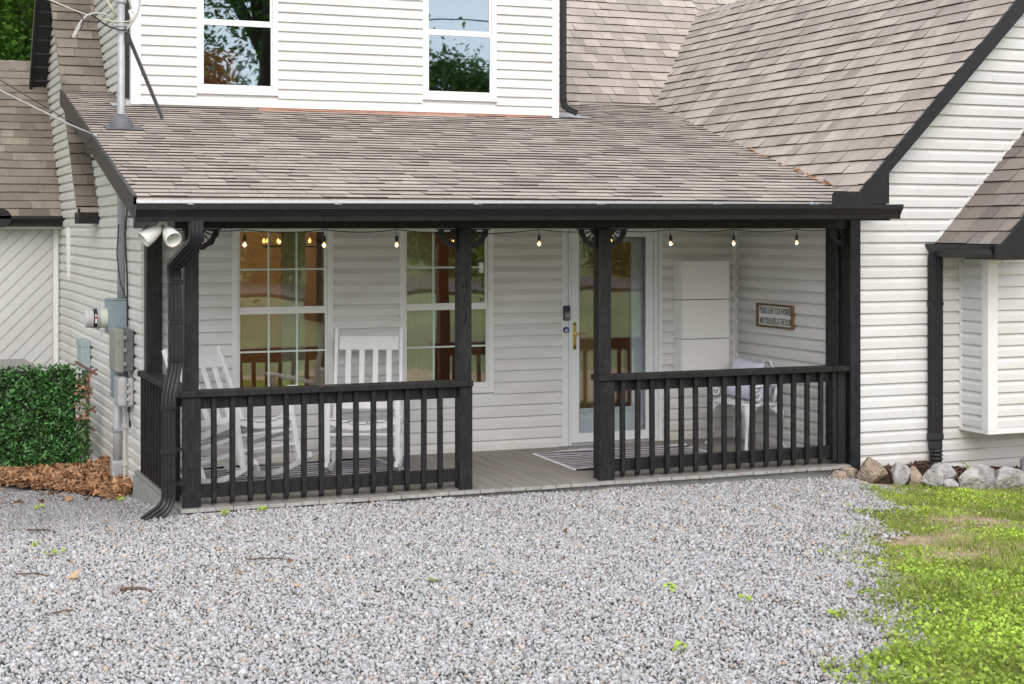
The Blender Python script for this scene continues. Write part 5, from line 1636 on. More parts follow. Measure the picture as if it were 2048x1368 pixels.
# ================================================================== HEDGE SCREEN, LID, ROCKS, LITTER
HY = 14.80
hs = thing('hedge_screen', 'artificial ivy hedge screen standing before the end wall at the left', 'hedge', (0.9, HY, -0.28))
MB().box(-0.5, 1.87, HY + 0.03, HY + 0.09, -0.27, 0.64).build('backing', 'hedge_back', hs)
rs = np.random.RandomState(8)
def leaf_cards(P, N_, size, rs, squash=0.62, tilt=0.7):
    """diamond leaves folded along their midrib: returns verts, quads"""
    n = len(P)
    d = rs.normal(size=(n, 3)); d /= np.linalg.norm(d, axis=1)[:, None]
    nn = N_ + tilt * d
    nn /= np.linalg.norm(nn, axis=1)[:, None]
    a = rs.normal(size=(n, 3)); a -= nn * (a * nn).sum(1)[:, None]; a /= np.linalg.norm(a, axis=1)[:, None]
    c = np.cross(nn, a)
    s = (np.asarray(size) * rs.uniform(0.65, 1.3, n))[:, None]
    fold = nn * s * 0.16
    v = np.stack([P - a * s * 0.5, P + c * s * squash * 0.5 + fold - a * s * 0.05, P + a * s * 0.55, P - c * s * squash * 0.5 + fold - a * s * 0.05], 1).reshape(-1, 3)
    q = np.arange(n * 4).reshape(n, 4)
    f = np.concatenate([q[:, [0, 1, 2]], q[:, [0, 2, 3]]])
    return v, f
n = 19000
px_, pz_ = rs.uniform(-0.5, 1.98, n), rs.uniform(-0.28, 0.68, n)
bulge = 0.035 * np.sin(px_ * 19) * np.sin(pz_ * 23)
top = pz_ > 0.62
P = np.stack([px_ + np.where(px_ > 1.9, rs.normal(0, 0.02, n), 0), HY + 0.0 + bulge + rs.uniform(-0.03, 0.035, n) + np.where(top, rs.uniform(-0.02, 0.12, n), 0), pz_ + rs.normal(0, 0.012, n)], 1)
ragged = (px_ > 1.90 + 0.08 * np.sin(pz_ * 17)) & (pz_ > 0.2) & (rs.uniform(size=n) < 0.75)
P = P[~ragged]
v, f = leaf_cards(P, np.tile([0.0, -0.9, 0.25], (len(P), 1)), 0.034, rs, 0.62, 0.9)
tn = np.tile(np.where(rs.uniform(size=len(P)) < 0.2, rs.uniform(1.5, 2.0, len(P)), rs.uniform(0.15, 1.05, len(P))), 2)
fo = place(np_mesh('foliage', v - np.array(WB[hs.name]), f, ['hedge_leaf'], tone=tn), 'foliage', hs)
fo['kind'] = 'stuff'
rr = random.Random(2)
for k in range(7):
    z = 0.66 - k * 0.085
    s = 1 if k % 2 else -1
    MB().bar((1.86, HY - 0.01 + 0.006 * k, z - 0.06 * s), (2.03 + rr.uniform(-0.02, 0.03), HY + 0.01 + 0.006 * k, z + 0.07 * s), 0.024, 0.007, ref=(0, 1, 0)).build('lattice_slat', 'lattice', hs)
MB().bar((1.97, HY + 0.05, -0.27), (1.98, HY + 0.05, 0.60), 0.03, 0.02, ref=(0, 1, 0)).build('lattice_slat', 'lattice', hs)
v, f = leaf_cards(np.stack([rs.uniform(1.84, 2.0, 26), HY - 0.04 + rs.uniform(-0.02, 0.02, 26), rs.uniform(0.2, 0.6, 26)], 1), np.tile([0, -1.0, 0.2], (26, 1)), 0.042, rs)
o = place(np_mesh('dead_leaves', v - np.array(WB[hs.name]), f, ['dead_leaf'], tone=np.ones(52)), 'dead_leaves', hs)
o['kind'] = 'stuff'
t = thing('storage_chest', 'grey lidded storage chest behind the hedge screen', 'chest', (0.9, 16.2, -0.27))
MB().box(-0.6, 1.72, 15.95, 16.6, -0.27, 0.505).build('body', 'lid_grey', t)
MB().prism([(-0.6, 15.93, 0.508), (1.76, 15.93, 0.508), (1.60, 16.65, 0.60), (-0.6, 16.65, 0.60)], (0, 0, 0.012)).build('lid', 'lid_grey', t)
MB().box(-0.6, 1.77, 15.91, 15.929, 0.485, 0.522).build('lid_edge', 'lid_trim', t)

def rock(label, c, size, mat, seed, rot=0.0):
    rr = random.Random(seed)
    import bmesh
    bm = bmesh.new()
    bmesh.ops.create_icosphere(bm, subdivisions=4, radius=1.0)
    off = Vector((rr.uniform(-20, 20), rr.uniform(-20, 20), rr.uniform(-20, 20)))
    planes = []
    for k in range(17):
        d = Vector((rr.gauss(0, 1), rr.gauss(0, 1), rr.gauss(0, 1))).normalized()
        planes.append((d, rr.uniform(0.48, 0.86)))
    for vtx in bm.verts:
        p = vtx.co.copy()
        for d, h in planes:           # chisel flat facets
            e = p.dot(d) - h
            if e > 0: p -= d * e * 0.93
        p *= 1 + 0.06 * mnoise.noise(p * 2.6 + off) + 0.05 * mnoise.noise(p * 7 + off) + 0.02 * mnoise.noise(p * 17 + off)
        vtx.co = p
    R3 = Matrix.Rotation(rot, 3, 'Y')
    for vtx in bm.verts:
        p = R3 @ vtx.co
        vtx.co = Vector((p.x * size[0], p.y * size[1], p.z * size[2]))
    zmin = min(v_.co.z for v_ in bm.verts)
    me = bpy.data.meshes.new('rock')
    bm.to_mesh(me); bm.free()
    me.materials.append(MATS[mat])
    gz = float(G(c[0], c[1]))
    o = place(me, 'rock', loc=(c[0], c[1], gz - zmin * 0.78), org=Vector((0, 0, 0)))
    return tag(o, label, 'rock', 'edging rocks of the flower bed')
rock('small pinkish rock right at the foot of the porch corner post', (7.33, 10.9), (0.075, 0.070, 0.055), 'rock_tan', 31)
rock('small grey tan rock on top of the corner between post and tan boulder', (7.45, 10.92), (0.085, 0.070, 0.085), 'rock_tan', 32)
rock('big tan jagged boulder nearest the porch corner post', (7.56, 10.8), (0.150, 0.120, 0.155), 'rock_tan', 33, 0.3)
rock('upright grey pink rock right of the big tan boulder', (7.735, 10.66), (0.091, 0.099, 0.123), 'rock_grey', 34, 0.4)
rock('narrow brownish rock between two pale upright rocks', (7.83, 10.6), (0.073, 0.082, 0.115), 'rock_tan', 35, 0.25)
rock('pointed pale grey rock leaning right, fifth from the post', (7.965, 10.52), (0.123, 0.099, 0.135), 'rock_grey', 36, -0.5)
rock('blocky grey rock resting on a low flat stone', (8.11, 10.6), (0.123, 0.105, 0.123), 'rock_grey', 37)
rock('low flat grey stone half sunk in the grass under the blocky rock', (8.06, 10.43), (0.117, 0.070, 0.053), 'rock_grey', 38)
rock('large rounded grey boulder below the right downspout', (8.3, 10.42), (0.205, 0.140, 0.158), 'rock_grey', 39)
rock('long low pale slab of rock right of the rounded boulder', (8.63, 10.4), (0.252, 0.140, 0.123), 'rock_grey', 40)
rock('tall dark streaked rock beyond the pale slab', (8.98, 10.55), (0.193, 0.152, 0.193), 'rock_dark', 41, -0.6)
rock('yellowish rock at the right edge of the picture', (9.22, 10.5), (0.129, 0.105, 0.105), 'rock_yellow', 42)
rock('dark grey rock behind the yellowish one against the wall', (9.32, 10.72), (0.175, 0.117, 0.164), 'rock_dark', 43, 0.4)

# mulch bed
mb_x, mb_y = np.meshgrid(np.linspace(7.50, 11.5, 60), np.linspace(10.45, 11.06, 14))
hz = G(mb_x, mb_y) + 0.035 + 0.05 * sstep(10.5, 10.9, mb_y) + 0.05 * np.exp(-((mb_x - 8.22) / 0.16) ** 2 - ((mb_y - 10.98) / 0.12) ** 2) + 0.010 * snoise(mb_x, mb_y, 4, 5)
hz -= 0.09 * sstep(10.62, 10.47, mb_y) + 0.10 * sstep(7.62, 7.5, mb_x)
hz -= 0.16 * sstep(8.0, 7.7, mb_x) * sstep(10.80, 10.62, mb_y)
I2 = np.arange(mb_x.size).reshape(mb_x.shape)
bed = place(np_mesh('flower_bed', np.stack([mb_x, mb_y, hz], -1).reshape(-1, 3), np.stack([I2[:-1, :-1], I2[:-1, 1:], I2[1:, 1:], I2[1:, :-1]], -1).reshape(-1, 4), ['mulch'], smooth=True), 'flower_bed', loc=(0, 0, 0))
tag(bed, 'narrow bed of dark mulch between the edging rocks and the wing wall', kind='structure')
n = 1500
cxx, cyy = rs.uniform(7.66, 10.2, n), rs.uniform(10.60, 11.02, n)
cyy = np.where(cxx < 8.0, 10.80 + (cyy - 10.60) * 0.5, cyy)
czz = G(cxx, cyy) + 0.05 + 0.05 * sstep(10.5, 10.9, cyy) + 0.05 * np.exp(-((cxx - 8.22) / 0.16) ** 2 - ((cyy - 10.98) / 0.12) ** 2)
v, f = leaf_cards(np.stack([cxx, cyy, czz], 1), np.tile([0, -0.2, 1.0], (n, 1)), 0.05, rs, 0.4, 0.9)
o = place(np_mesh('mulch_chips', v, f, ['mulch_chip'], tone=np.tile(rs.uniform(0.5, 1.6, n), 2)), 'mulch_chips', loc=(0, 0, 0))
tag(o, 'loose dark bark mulch behind the edging rocks', kind='stuff')
# seedling by the downspout boot
t = thing('seedling', 'small green seedling growing in the mulch right of the downspout', 'plant', (8.47, 10.80, -0.12))
for k, (dx, dy, dz, s) in enumerate(((0.0, 0, 0.05, 0.06), (0.03, 0.0, 0.02, 0.05), (-0.03, 0, 0.06, 0.05), (0.10, -0.02, 0.015, 0.05), (0.14, -0.02, 0.02, 0.05))):
    v, f = leaf_cards(np.array([[8.47 + dx, 10.78 + dy, -0.075 + dz]]), np.array([[0, -0.7, 0.6]]), s, rs)
    place(np_mesh('leaf', v - np.array(WB[t.name]), f, ['weed'], tone=np.ones(2)), 'leaf', t)

# leaf litter drift
def leaf_shape(rs, size):
    """lobed curled dead leaf, returns verts and triangles"""
    m = 11
    ang = np.linspace(0, 2 * PI, m, endpoint=False)
    r = size * (0.34 + 0.20 * np.cos(ang * 3 + rs.uniform(0, 6)) * rs.uniform(0.3, 1) + rs.uniform(-0.08, 0.08, m))
    r[0] = size * 0.72
    x, y = r * np.cos(ang), r * np.sin(ang) * 0.75
    cu, cv = rs.uniform(-3, 5) / size * 0.12, rs.uniform(1, 7) / size * 0.12
    z = cu * x * x * 1.0 + cv * y * y
    V_ = np.concatenate([[[0, 0, 0]], np.stack([x, y, z], 1)])
    F_ = np.array([[0, 1 + i, 1 + (i + 1) % m] for i in range(m)])
    a, bq, c = rs.uniform(0, 2 * PI), rs.normal(0, 0.45), rs.normal(0, 0.45)
    Rz = np.array([[math.cos(a), -math.sin(a), 0], [math.sin(a), math.cos(a), 0], [0, 0, 1]])
    Rx = np.array([[1, 0, 0], [0, math.cos(bq), -math.sin(bq)], [0, math.sin(bq), math.cos(bq)]])
    Ry = np.array([[math.cos(c), 0, math.sin(c)], [0, 1, 0], [-math.sin(c), 0, math.cos(c)]])
    return V_ @ (Rz @ Rx @ Ry).T, F_
VS, FS, TS = [], [], []
cnt = 0
poly = ccw([(0.3, 14.72), (1.2, 14.72), (1.95, 14.72), (2.12, 14.7), (2.13, 13.15), (2.0, 12.98), (1.80, 13.35), (1.5, 13.62), (1.15, 14.2), (0.3, 14.5)])
k = 0
while k < 4300:
    x, y = rs.uniform(0.3, 2.13), rs.uniform(12.95, 14.75)
    ins = False          # point in polygon
    for q in range(len(poly)):
        (xa, ya), (xb, yb) = poly[q], poly[q - 1]
        if (ya > y) != (yb > y) and x < (xb - xa) * (y - ya) / (yb - ya) + xa: ins = not ins
    if not ins and rs.uniform() < 0.985: continue
    k += 1
    edge = max(0, min(1, (y - 13.0) / 0.9))
    v, f = leaf_shape(rs, rs.uniform(0.045, 0.105))
    v = v + np.array([x, y, float(G(x, y)) + 0.040 + rs.uniform(0, 0.05) * edge * (0.4 + 0.6 * (x > 1.2))])
    VS.append(v); FS.append(f + cnt); cnt += len(v)
    TS += [rs.uniform(0.45, 1.35)] * len(f)
o = place(np_mesh('leaf_litter', np.concatenate(VS), np.concatenate(FS), ['dead_leaf'], tone=np.array(TS)), 'leaf_litter', loc=(0, 0, 0))
tag(o, 'drift of dry brown leaves at the foot of the hedge screen', kind='stuff')
# a few tan leaves caught in the roof valley
VS, FS, TS, cnt = [], [], [], 0
for k in range(70):
    t_ = 0.03 + 0.42 * abs(rs.normal(0.25, 0.35))
    t_ = min(0.95, t_)
    x, y = 7.47 + (8.535 - 7.47) * t_ - abs(rs.normal(0, 0.05)), 11.03 + (16.38 - 11.03) * t_
    v, f = leaf_shape(rs, rs.uniform(0.03, 0.07))
    VS.append(v * np.array([1, 1, 0.5]) + np.array([x, y, zp(y) + 0.02])); FS.append(f + cnt); cnt += len(v); TS += [rs.uniform(0.9, 1.9)] * len(f)
o = place(np_mesh('valley_leaves', np.concatenate(VS), np.concatenate(FS), ['dead_leaf'], tone=np.array(TS)), 'valley_leaves', loc=(0, 0, 0))
tag(o, 'tan dead leaves caught in the roof valley', kind='stuff')

# single leaves and sticks on the gravel
def single_leaf(label, x, y, size, tone, mat='dead_leaf', group=None):
    v, f = leaf_shape(rs, size)
    gz = float(G(x, y)) + 0.028
    o = place(np_mesh('fallen_leaf', v, f, [mat], tone=np.full(len(f), tone)), 'fallen_leaf', loc=(x, y, gz))
    tag(o, label, 'leaf', group)
M('tan_leaf', (0.46, 0.31, 0.18), rough=0.8, var=0.2, scale=30, tone=True)
single_leaf('large tan lobed leaf on the gravel at the left', 1.144, 9.21, 0.10, 1.1, 'tan_leaf')
single_leaf('wilted green leaf on the gravel near the middle', 2.976, 8.375, 0.12, 0.8, 'weed')
single_leaf('curled orange leaf on the gravel right of the wilted green one', 3.434, 7.902, 0.075, 1.5)
for (x, y), lab in (
    ((2.257, 8.553), 'brown leaf scrap on the gravel left of the wilted green leaf'),
    ((2.042, 9.005), 'brown leaf scrap on the gravel below the left railing post'),
    ((2.372, 9.156), 'reddish leaf scrap just right of the thin curved twig'),
    ((3.45, 6.9), 'brown leaf scrap near the bottom middle of the gravel'),
    ((3.314, 10.85), 'leaf scrap on the gravel close below the left railing'),
    ((4.684, 9.0), 'leaf scrap on the gravel below the open porch step'),
    ((4.26, 9.44), 'leaf scrap on the gravel under the second porch post'),
    ((5.3, 9.6), 'leaf scrap on the gravel below the third porch post'),
    ((6.4, 10.3), 'leaf scrap on the gravel near the right railing'),
    ((1.5, 10.0), 'leaf scrap on the gravel at the left below the hedge screen'),
    ((2.6, 7.7), 'leaf scrap on the gravel at the lower left'),
    ((2.3, 10.5), 'leaf scrap on the gravel beside the downspout outlet'),
    ((5.9, 10.6), 'leaf scrap on the gravel under the middle of the right railing')):
    single_leaf(lab, x, y, rs.uniform(0.03, 0.065), rs.uniform(0.8, 1.5), group='leaf scraps on the gravel')
def stick(label, a, c, r, group=None):
    za, zc = float(G(*a)) + 0.027, float(G(*c)) + 0.027
    m = ((a[0] + c[0]) / 2 + 0.02, (a[1] + c[1]) / 2 - 0.01)
    o = MB().tube([(a[0], a[1], za), (m[0], m[1], float(G(*m)) + 0.036), (c[0], c[1], zc)], [r, r * 0.9, r * 0.6], 6).build('twig', 'twig')
    tag(o, label, 'twig', group)
stick('thick broken stick on the gravel below the downspout outlet', (1.345, 8.80), (1.50, 8.70), 0.011)
stick('long thin twig on the gravel at the far left', (0.86, 9.42), (1.02, 9.30), 0.005)
stick('thin curved twig on the gravel in front of the left railing', (2.15, 9.30), (2.40, 9.20), 0.005)
stick('short twig on the gravel near the leaf litter', (1.05, 10.75), (1.22, 10.60), 0.007)
stick('pale yellowish straw stem on the gravel at the lower left', (0.93, 8.35), (1.02, 8.35), 0.004)

# ================================================================== GRAVEL, GRASS
rs = np.random.RandomState(21)
sp = 0.0200
xs = np.arange(-0.3, 8.0, sp); ys = np.arange(5.2, 13.8, sp)
GX, GY_ = np.meshgrid(xs, ys)
GX = (GX + rs.uniform(-0.5, 0.5, GX.shape) * sp).ravel(); GY_ = (GY_ + rs.uniform(-0.5, 0.5, GY_.shape) * sp).ravel()
dep = GX * math.sin(YAW) + GY_ * math.cos(YAW); lat = GX * math.cos(YAW) - GY_ * math.sin(YAW)
keep = (np.abs(lat / dep) < 0.325 + 0.4 / dep) & (dep > 5.9)
keep &= ~((GX > 2.05) & (GY_ > 10.99)) & ~((GX > 7.45) & (GY_ > 10.6)) & ~((GX < 2.16) & (GY_ > 13.9))
keep &= ~((GX > 2.1) & (GY_ > 10.99))
lit = (GX < 2.13) & (GY_ > 13.08 + (2.12 - GX) * 0.95)
keep &= ~lit
ld = lawn_d(GX, GY_)
pr = np.clip(0.95 - ld / 0.22, 0.0, 1.0)
keep &= rs.uniform(size=GX.shape) < np.where(ld < -0.02, 1.0, pr * 0.85 + 0.002)
GX, GY_ = GX[keep], GY_[keep]
n = len(GX)
import bmesh
def base_stone(seed):
    bm = bmesh.new(); bmesh.ops.create_icosphere(bm, subdivisions=1, radius=1.0)
    r_ = random.Random(seed)
    v = np.array([(p.co * r_.uniform(0.72, 1.18))[:] for p in bm.verts]); f = np.array([[q.index for q in p.verts] for p in bm.faces]); bm.free()
    return v, f
stones = [base_stone(k) for k in range(24)]
kind = rs.randint(0, 24, n)
SV = np.stack([s[0] for s in stones])[kind]
SF = stones[0][1]
sz = sp * 0.58 * np.clip(rs.lognormal(0, 0.28, n), 0.5, 1.75)
scl = np.stack([sz * rs.uniform(0.85, 1.45, n), sz * rs.uniform(0.7, 1.15, n), sz * rs.uniform(0.35, 0.7, n)], 1)
SV = SV * scl[:, None, :]
q = rs.normal(size=(n, 4)); q[:, 1:3] *= 0.55
q /= np.linalg.norm(q, axis=1)[:, None]
w_, x_, y_, z_ = q.T
Rm = np.stack([1 - 2 * (y_ ** 2 + z_ ** 2), 2 * (x_ * y_ - z_ * w_), 2 * (x_ * z_ + y_ * w_), 2 * (x_ * y_ + z_ * w_), 1 - 2 * (x_ ** 2 + z_ ** 2), 2 * (y_ * z_ - x_ * w_),
               2 * (x_ * z_ - y_ * w_), 2 * (y_ * z_ + x_ * w_), 1 - 2 * (x_ ** 2 + y_ ** 2)], 1).reshape(n, 3, 3)
SV = np.einsum('nij,nvj->nvi', Rm, SV)
SV += np.stack([GX, GY_, G(GX, GY_) + 0.008 + rs.uniform(0, 0.012, n) + 0.006 * snoise(GX, GY_, 2.0, 9)], 1)[:, None, :]
nv = SV.shape[1]
FF = (SF[None] + (np.arange(n) * nv)[:, None, None]).reshape(-1, 3)
tone = rs.normal(1.0, 0.11, n)
d_ = rs.uniform(size=n)
tone = np.where(d_ < 0.13, rs.uniform(0.5, 0.8, n), tone)
tone = np.where(d_ > 0.94, rs.uniform(1.12, 1.3, n), tone)
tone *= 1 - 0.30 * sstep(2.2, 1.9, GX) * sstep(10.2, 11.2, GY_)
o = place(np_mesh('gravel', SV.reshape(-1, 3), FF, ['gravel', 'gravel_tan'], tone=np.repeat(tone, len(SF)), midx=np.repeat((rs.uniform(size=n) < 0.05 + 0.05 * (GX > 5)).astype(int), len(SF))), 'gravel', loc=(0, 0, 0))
tag(o, 'crushed grey limestone gravel covering the drive', kind='stuff')

VS, FS, TS, cnt = [], [], [], 0
for k in range(420):
    x, y = rs.uniform(0.5, 7.6), rs.uniform(6.0, 11.0)
    if lawn_d(x, y) > 0.3 or (x > 2.0 and y > 10.93): continue
    v, f = leaf_shape(rs, rs.uniform(0.012, 0.034))
    v = v * np.array([1.0, rs.uniform(0.3, 1.0), 0.6])
    VS.append(v + np.array([x, y, float(G(x, y)) + 0.026])); FS.append(f + cnt); cnt += len(v); TS += [rs.uniform(0.4, 1.6)] * len(f)
o = place(np_mesh('gravel_debris', np.concatenate(VS), np.concatenate(FS), ['dead_leaf'], tone=np.array(TS)), 'gravel_debris', loc=(0, 0, 0))
tag(o, 'crumbs of brown leaves and bark strewn over the gravel', kind='stuff')
# lawn: blades and broad weed leaves
rs = np.random.RandomState(33)
def scatter_lawn(n):
    x, y = rs.uniform(3.4, 11.5, n), rs.uniform(5.4, 10.9, n)
    dep = x * math.sin(YAW) + y * math.cos(YAW); lat = x * math.cos(YAW) - y * math.sin(YAW)
    k = (np.abs(lat / dep) < 0.325 + 0.7 / dep) & (dep > 5.8) & ~((y > 10.42 + 0.1 * (x < 8)) & (x > 7.4))
    x, y = x[k], y[k]
    return x, y, lawn_d(x, y)
def bare(x, y):          # bare sandy soil patches
    b_ = np.exp(-(((x - 7.15) / 0.50) ** 2 + ((y - 8.95) / 0.24) ** 2)) + 0.9 * np.exp(-(((x - 6.45) / 0.42) ** 2 + ((y - 8.55) / 0.14) ** 2)) + 0.8 * np.exp(-(((x - 6.35) / 0.5) ** 2 + ((y - 8.05) / 0.13) ** 2)) + 0.6 * np.exp(-(((x - 8.0) / 0.4) ** 2 + ((y - 8.7) / 0.2) ** 2))
    return np.clip(b_ * 1.15 + 0.22 * snoise(x, y, 1.6, 12), 0, 1)
x, y, ld = scatter_lawn(420000)
dens = np.clip(ld / 0.25 + 0.35, 0, 1) * (1 - bare(x, y) * 0.93) * np.clip(0.72 + 0.3 * snoise(x, y, 1.3, 14), 0.15, 1)
near = np.clip((7.6 - y) / 1.2, 0, 1)
k = (ld > -0.12) & (rs.uniform(size=len(x)) < dens * 0.8)
x, y = x[k], y[k]
n = len(x)
h = rs.uniform(0.018, 0.055, n) * (0.85 + 0.5 * np.clip((8.2 - y) / 1.8, 0, 1)) * np.clip(0.8 + 0.3 * snoise(x, y, 0.9, 15), 0.5, 1.4)
a = rs.uniform(0, 2 * PI, n)
ln = rs.uniform(0.2, 1.3, n) * h
wdt = rs.uniform(0.0016, 0.0034, n)
z = G(x, y) + 0.002
dx, dy = np.cos(a), np.sin(a)
p0 = np.stack([x - dy * wdt, y + dx * wdt, z], 1); p1 = np.stack([x + dy * wdt, y - dx * wdt, z], 1)
m0 = np.stack([x + dx * ln * .4 - dy * wdt * .8, y + dy * ln * .4 + dx * wdt * .8, z + h * 0.65], 1); m1 = np.stack([x + dx * ln * .4 + dy * wdt * .8, y + dy * ln * .4 - dx * wdt * .8, z + h * 0.65], 1)
tp = np.stack([x + dx * ln, y + dy * ln, z + h], 1)
V5 = np.stack([p0, p1, m1, m0, tp], 1).reshape(-1, 3)
bi = (np.arange(n) * 5)[:, None]
F3 = np.concatenate([bi + [0, 1, 2], bi + [0, 2, 3], bi + [3, 2, 4]])
dry = rs.uniform(size=n) < 0.12 + 0.3 * bare(x, y) - 0.09 * np.clip((8.0 - y) / 1.2, 0, 1)
tn = np.where(dry, 1.0, rs.uniform(0.65, 1.35, n) * np.clip(1 + 0.22 * snoise(x, y, 1.1, 17), 0.6, 1.5))
o = place(np_mesh('grass', V5, F3, ['grass', 'straw'], tone=np.tile(tn, 3), midx=np.tile(dry.astype(int), 3)), 'grass', loc=(0, 0, 0))
tag(o, 'patchy short grass of the front lawn', kind='stuff')
x, y, ld = scatter_lawn(270000)
lush = np.clip((8.0 - y) / 1.6, 0.0, 1.0) * 0.9 + np.clip(0.35 + 0.55 * snoise(x, y, 1.0, 19), 0, 0.8)
k = (ld > -0.22) & (rs.uniform(size=len(x)) < np.clip(ld / 0.3 + 0.45, 0, 1) * (1 - bare(x, y) * 0.97) * np.clip(lush, 0.05, 1) * 0.75)
x, y = x[k], y[k]
n = len(x)
P = np.stack([x, y, G(x, y) + rs.uniform(0.008, 0.045, n) * np.clip(0.5 + lush[k], 0.5, 1.3)], 1)
v, f = leaf_cards(P, np.tile([0, -0.15, 1.0], (n, 1)), 0.021 * (1 + 0.22 * np.clip((8.0 - y) / 1.5, 0, 1)), rs, 0.75, 0.95)
tn = np.tile(rs.uniform(0.42, 1.25, n) * np.clip(1 + 0.2 * snoise(x, y, 0.8, 23), 0.6, 1.5), 2)
o = place(np_mesh('clover', v, f, ['weed'], tone=tn), 'clover', loc=(0, 0, 0))
tag(o, 'broad leaved clover and weeds spread through the lawn', kind='stuff')
# weed sprouts in the gravel
for (x, y), lab in (
    ((1.05, 10.2), 'tiny weed sprout in the gravel at the far left edge'),
    ((1.12, 9.9), 'second tiny weed sprout in the gravel at the far left, lower one'),
    ((2.35, 10.82), 'weed sprout growing against the deck skirt by the first porch post'),
    ((4.1, 7.7), 'weed sprout in the open gravel right of the middle'),
    ((4.35, 7.35), 'weed sprout in the gravel short of the lawn edge'),
    ((3.55, 6.6), 'weed sprout at the bottom of the gravel near the middle'),
    ((2.62, 10.85), 'weed sprout by the deck skirt under the second baluster'),
    ((1.32, 12.6), 'weed sprout in front of the leaf drift at the left'),
    ((1.95, 12.8), 'weed sprout in front of the leaf drift near the wall corner'),
    ((4.6, 6.9), 'weed sprout in the gravel next to the lush lawn corner')):
    v, f = leaf_cards(np.stack([x + rs.normal(0, 0.018, 12), y + rs.normal(0, 0.018, 12), float(G(x, y)) + 0.03 + rs.uniform(0, 0.025, 12)], 1), np.tile([0, -0.3, 1.0], (12, 1)), 0.03, rs, 0.7, 0.6)
    g0 = float(G(x, y)) + 0.01
    o = place(np_mesh('weed_sprout', v - np.array([x, y, g0]), f, ['weed'], tone=np.full(24, 1.1)), 'weed_sprout', loc=(x, y, g0))
    tag(o, lab, 'weed', 'weed sprouts in the gravel')

# ================================================================== TREES AND THE FAR SIDE OF THE ROAD
def tree_mesh(h, cr, nl, leaf, seed, tr=0.16, forks=5, low=0.35):
    r_ = np.random.RandomState(seed); rr = random.Random(seed)
    b = MB()
    base = Vector((0, 0, -0.3)); topp = Vector((rr.uniform(-.3, .3), rr.uniform(-.3, .3), h * 0.62))
    mid = Vector((rr.uniform(-.25, .25), rr.uniform(-.25, .25), h * 0.3))
    b.tube([base, mid * 0.5, mid, topp], [tr * 1.25, tr, tr * 0.8, tr * 0.35], 9)
    cl = []
    for k in range(forks):
        a = 2 * PI * k / forks + rr.uniform(-.4, .4)
        z0 = h * rr.uniform(low * 0.8, 0.55)
        s = mid.lerp(topp, max(0, (z0 / h - 0.3) / 0.32)) if z0 > h * .3 else mid * (z0 / (h * .3))
        e = Vector((math.cos(a) * cr * rr.uniform(.5, .85), math.sin(a) * cr * rr.uniform(.5, .85), z0 + h * rr.uniform(.12, .34)))
        q = s.lerp(e, 0.5) + Vector((0, 0, h * 0.04))
        b.tube([s, q, e], [tr * 0.5, tr * 0.32, tr * 0.12], 6)
        cl += [e, q]
    for k in range(34):
        d = Vector((rr.gauss(0, 1), rr.gauss(0, 1), rr.gauss(0, 1))).normalized() * rr.uniform(0.35, 1.0) ** 0.5
        cl.append(Vector((d.x * cr, d.y * cr, h * (low + (1 - low) / 2) + d.z * h * (1 - low) / 2)))
    C = np.array([c[:] for c in cl])
    idx = r_.randint(0, len(C), nl)
    spread = cr * 0.24
    P = C[idx] + r_.normal(0, 1, (nl, 3)) * spread * np.array([1, 1, 0.7])
    v, f = leaf_cards(P, np.tile([0, 0, 1.0], (nl, 1)), leaf, r_, 0.6, 0.9)
    ct = r_.uniform(0.7, 1.25, len(C))
    tn = np.tile(ct[idx] * r_.uniform(0.7, 1.3, nl), 2)
    return b, v, f, tn
TM = {}
def tree(key, x, y, z, rz, s, label, group=None):
    t = thing('tree', label, 'tree', (x, y, z), group, rot=(0, 0, rz))
    t.scale = (s, s, s)
    b, v, f, tn = key if not isinstance(key, str) else (None,) * 4
    if key in TM:
        for src in TM[key]:
            c = src.copy(); COL.objects.link(c); c.parent = t
    return t
def make_kind(key, *a, **k):
    b, v, f, tn = tree_mesh(*a, **k)
    tr_ = b.build('trunk', 'bark', loc=(0, 0, 0), smooth=True)
    cr_ = place(np_mesh('crown', v, f, ['crown_leaf'], tone=tn), 'crown', loc=(0, 0, 0))
    TM[key] = [tr_, cr_]
make_kind('near', 9.0, 2.6, 16000, 0.11, 51, tr=0.17)
make_kind('far', 11.0, 4.2, 14000, 0.42, 52, tr=0.22)
make_kind('big', 12.0, 4.6, 15000, 0.17, 53, tr=0.38, forks=7, low=0.40)
tree('near', 1.15, 25.0, 0.6, 0.3, 1.0, 'leafy tree with a dark forked trunk behind the garage ridge')
tree('near', -0.6, 27.5, 0.6, 2.1, 1.1, 'leafy tree further left behind the garage, mostly hidden', 'woods behind the garage')
tree('near', 2.9, 29.0, 0.4, 4.0, 1.15, 'leafy tree behind the black soffit of the house', 'woods behind the garage')
tree('far', 1.8, 36.0, 0.0, 1.0, 1.0, 'distant dark tree deep in the woods behind the garage', 'woods behind the garage')
tree('far', -3.0, 37.0, 0.0, 2.0, 1.0, 'distant tree at the far left of the woods', 'woods behind the garage')
tree('big', -5.2, 14.5, -0.2, 0.5, 0.95, 'big shade tree standing left of the garage out of the picture')
make_kind('street', 11.0, 3.3, 6500, 0.17, 57, tr=0.42, forks=6, low=0.42)
tree('street', 8.35, -3.4, 0.3, 1.5, 1.0, 'tree with a thick leaning trunk across from the dormer windows')
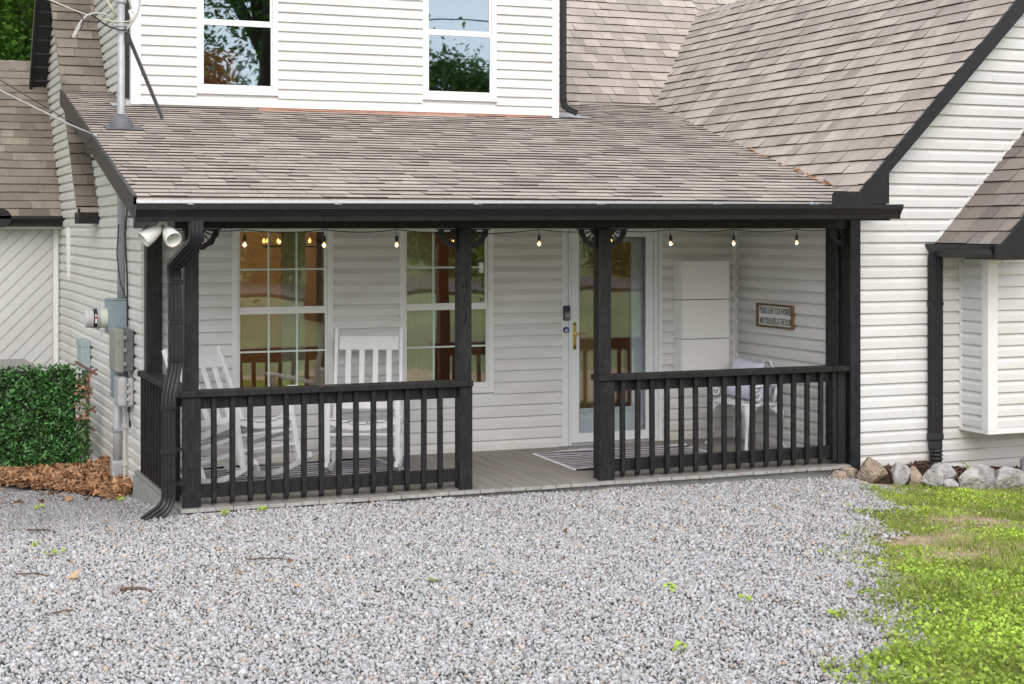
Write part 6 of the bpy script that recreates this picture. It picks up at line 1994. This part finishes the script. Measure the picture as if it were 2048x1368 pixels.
for k, (x, y, s) in enumerate(((-14, -38, 1.0), (-4, -42, 1.1), (6, -40, 0.95), (14, -44, 1.1), (21, -40, 1.0), (28, -45, 1.15), (37, -41, 1.0), (47, -46, 1.1), (33, -34, 0.7))):
    tree('far', x, y, float(G(x, y)) - 0.2, k * 1.3, s * 0.66, ('first', 'second', 'third', 'fourth', 'fifth', 'sixth', 'seventh', 'eighth', 'ninth, smaller')[k] + ' tree of the wood line across the road from the porch', 'trees across the road')
make_kind('bush', 2.0, 1.15, 2600, 0.16, 58, tr=0.05, forks=4, low=0.02)
for k, (x, y, s_) in enumerate(((6.0, -6.0, 0.9), (9.8, -15.5, 1.3), (13.5, -6.5, 0.8), (16.5, -17.5, 1.5), (21.0, -16.5, 1.2), (12.2, -22.0, 1.6), (25.5, -20.0, 1.6), (18.0, -26.0, 1.8))):
    o = tree('bush', x, y, float(G(x, y)), k * 0.9, s_, ('low bush on the near road verge, leftmost', 'round bush on the far road bank, leftmost', 'low bush on the near road verge, second', 'large bush on the far road bank', 'bush on the far road bank, beside the large one', 'bush halfway up the hillside', 'bush at the far right of the road bank', 'big bush near the wood line')[k] + ' across from the porch', 'bushes along the road')
    o.name = 'bush'; o['category'] = 'bush'
for key in TM:           # the first copies stay hidden from nothing: give the prototypes a home
    for o in TM[key]:
        bpy.data.objects.remove(o)
rx = np.linspace(-60, 80, 60)
road = MB()
for k in range(len(rx) - 1):
    a, c = rx[k], rx[k + 1]
    ya, yc = -9.0 - 0.02 * a, -9.0 - 0.02 * c
    road.hexa([(a, ya - 5.0, float(G(a, ya - 5.0)) - .05), (c, yc - 5.0, float(G(c, yc - 5.0)) - .05), (c, yc, float(G(c, yc)) - .05), (a, ya, float(G(a, ya)) - .05),
               (a, ya - 5.0, float(G(a, ya - 5.0)) + .06), (c, yc - 5.0, float(G(c, yc - 5.0)) + .06), (c, yc, float(G(c, yc)) + .06), (a, ya, float(G(a, ya)) + .06)])
tag(road.build('road', 'asphalt', loc=(0, 0, 0)), 'asphalt road passing in front of the property', kind='structure')
for k, (zz, lab) in enumerate(((6.9, 'lowest power line strung along the road opposite the house'), (7.5, 'middle power line strung along the road opposite the house'), (8.1, 'highest power line strung along the road opposite the house'))):
    pts = [(-30 + 5 * q, -6.0 - 0.3 * k, zz + 0.0018 * (-30 + 5 * q - 12) ** 2) for q in range(19)]
    mk('power_line', lab, 'power line', MB().tube(pts, 0.018, 5), 'cable_black', smooth=True)
emit_pieces(300)
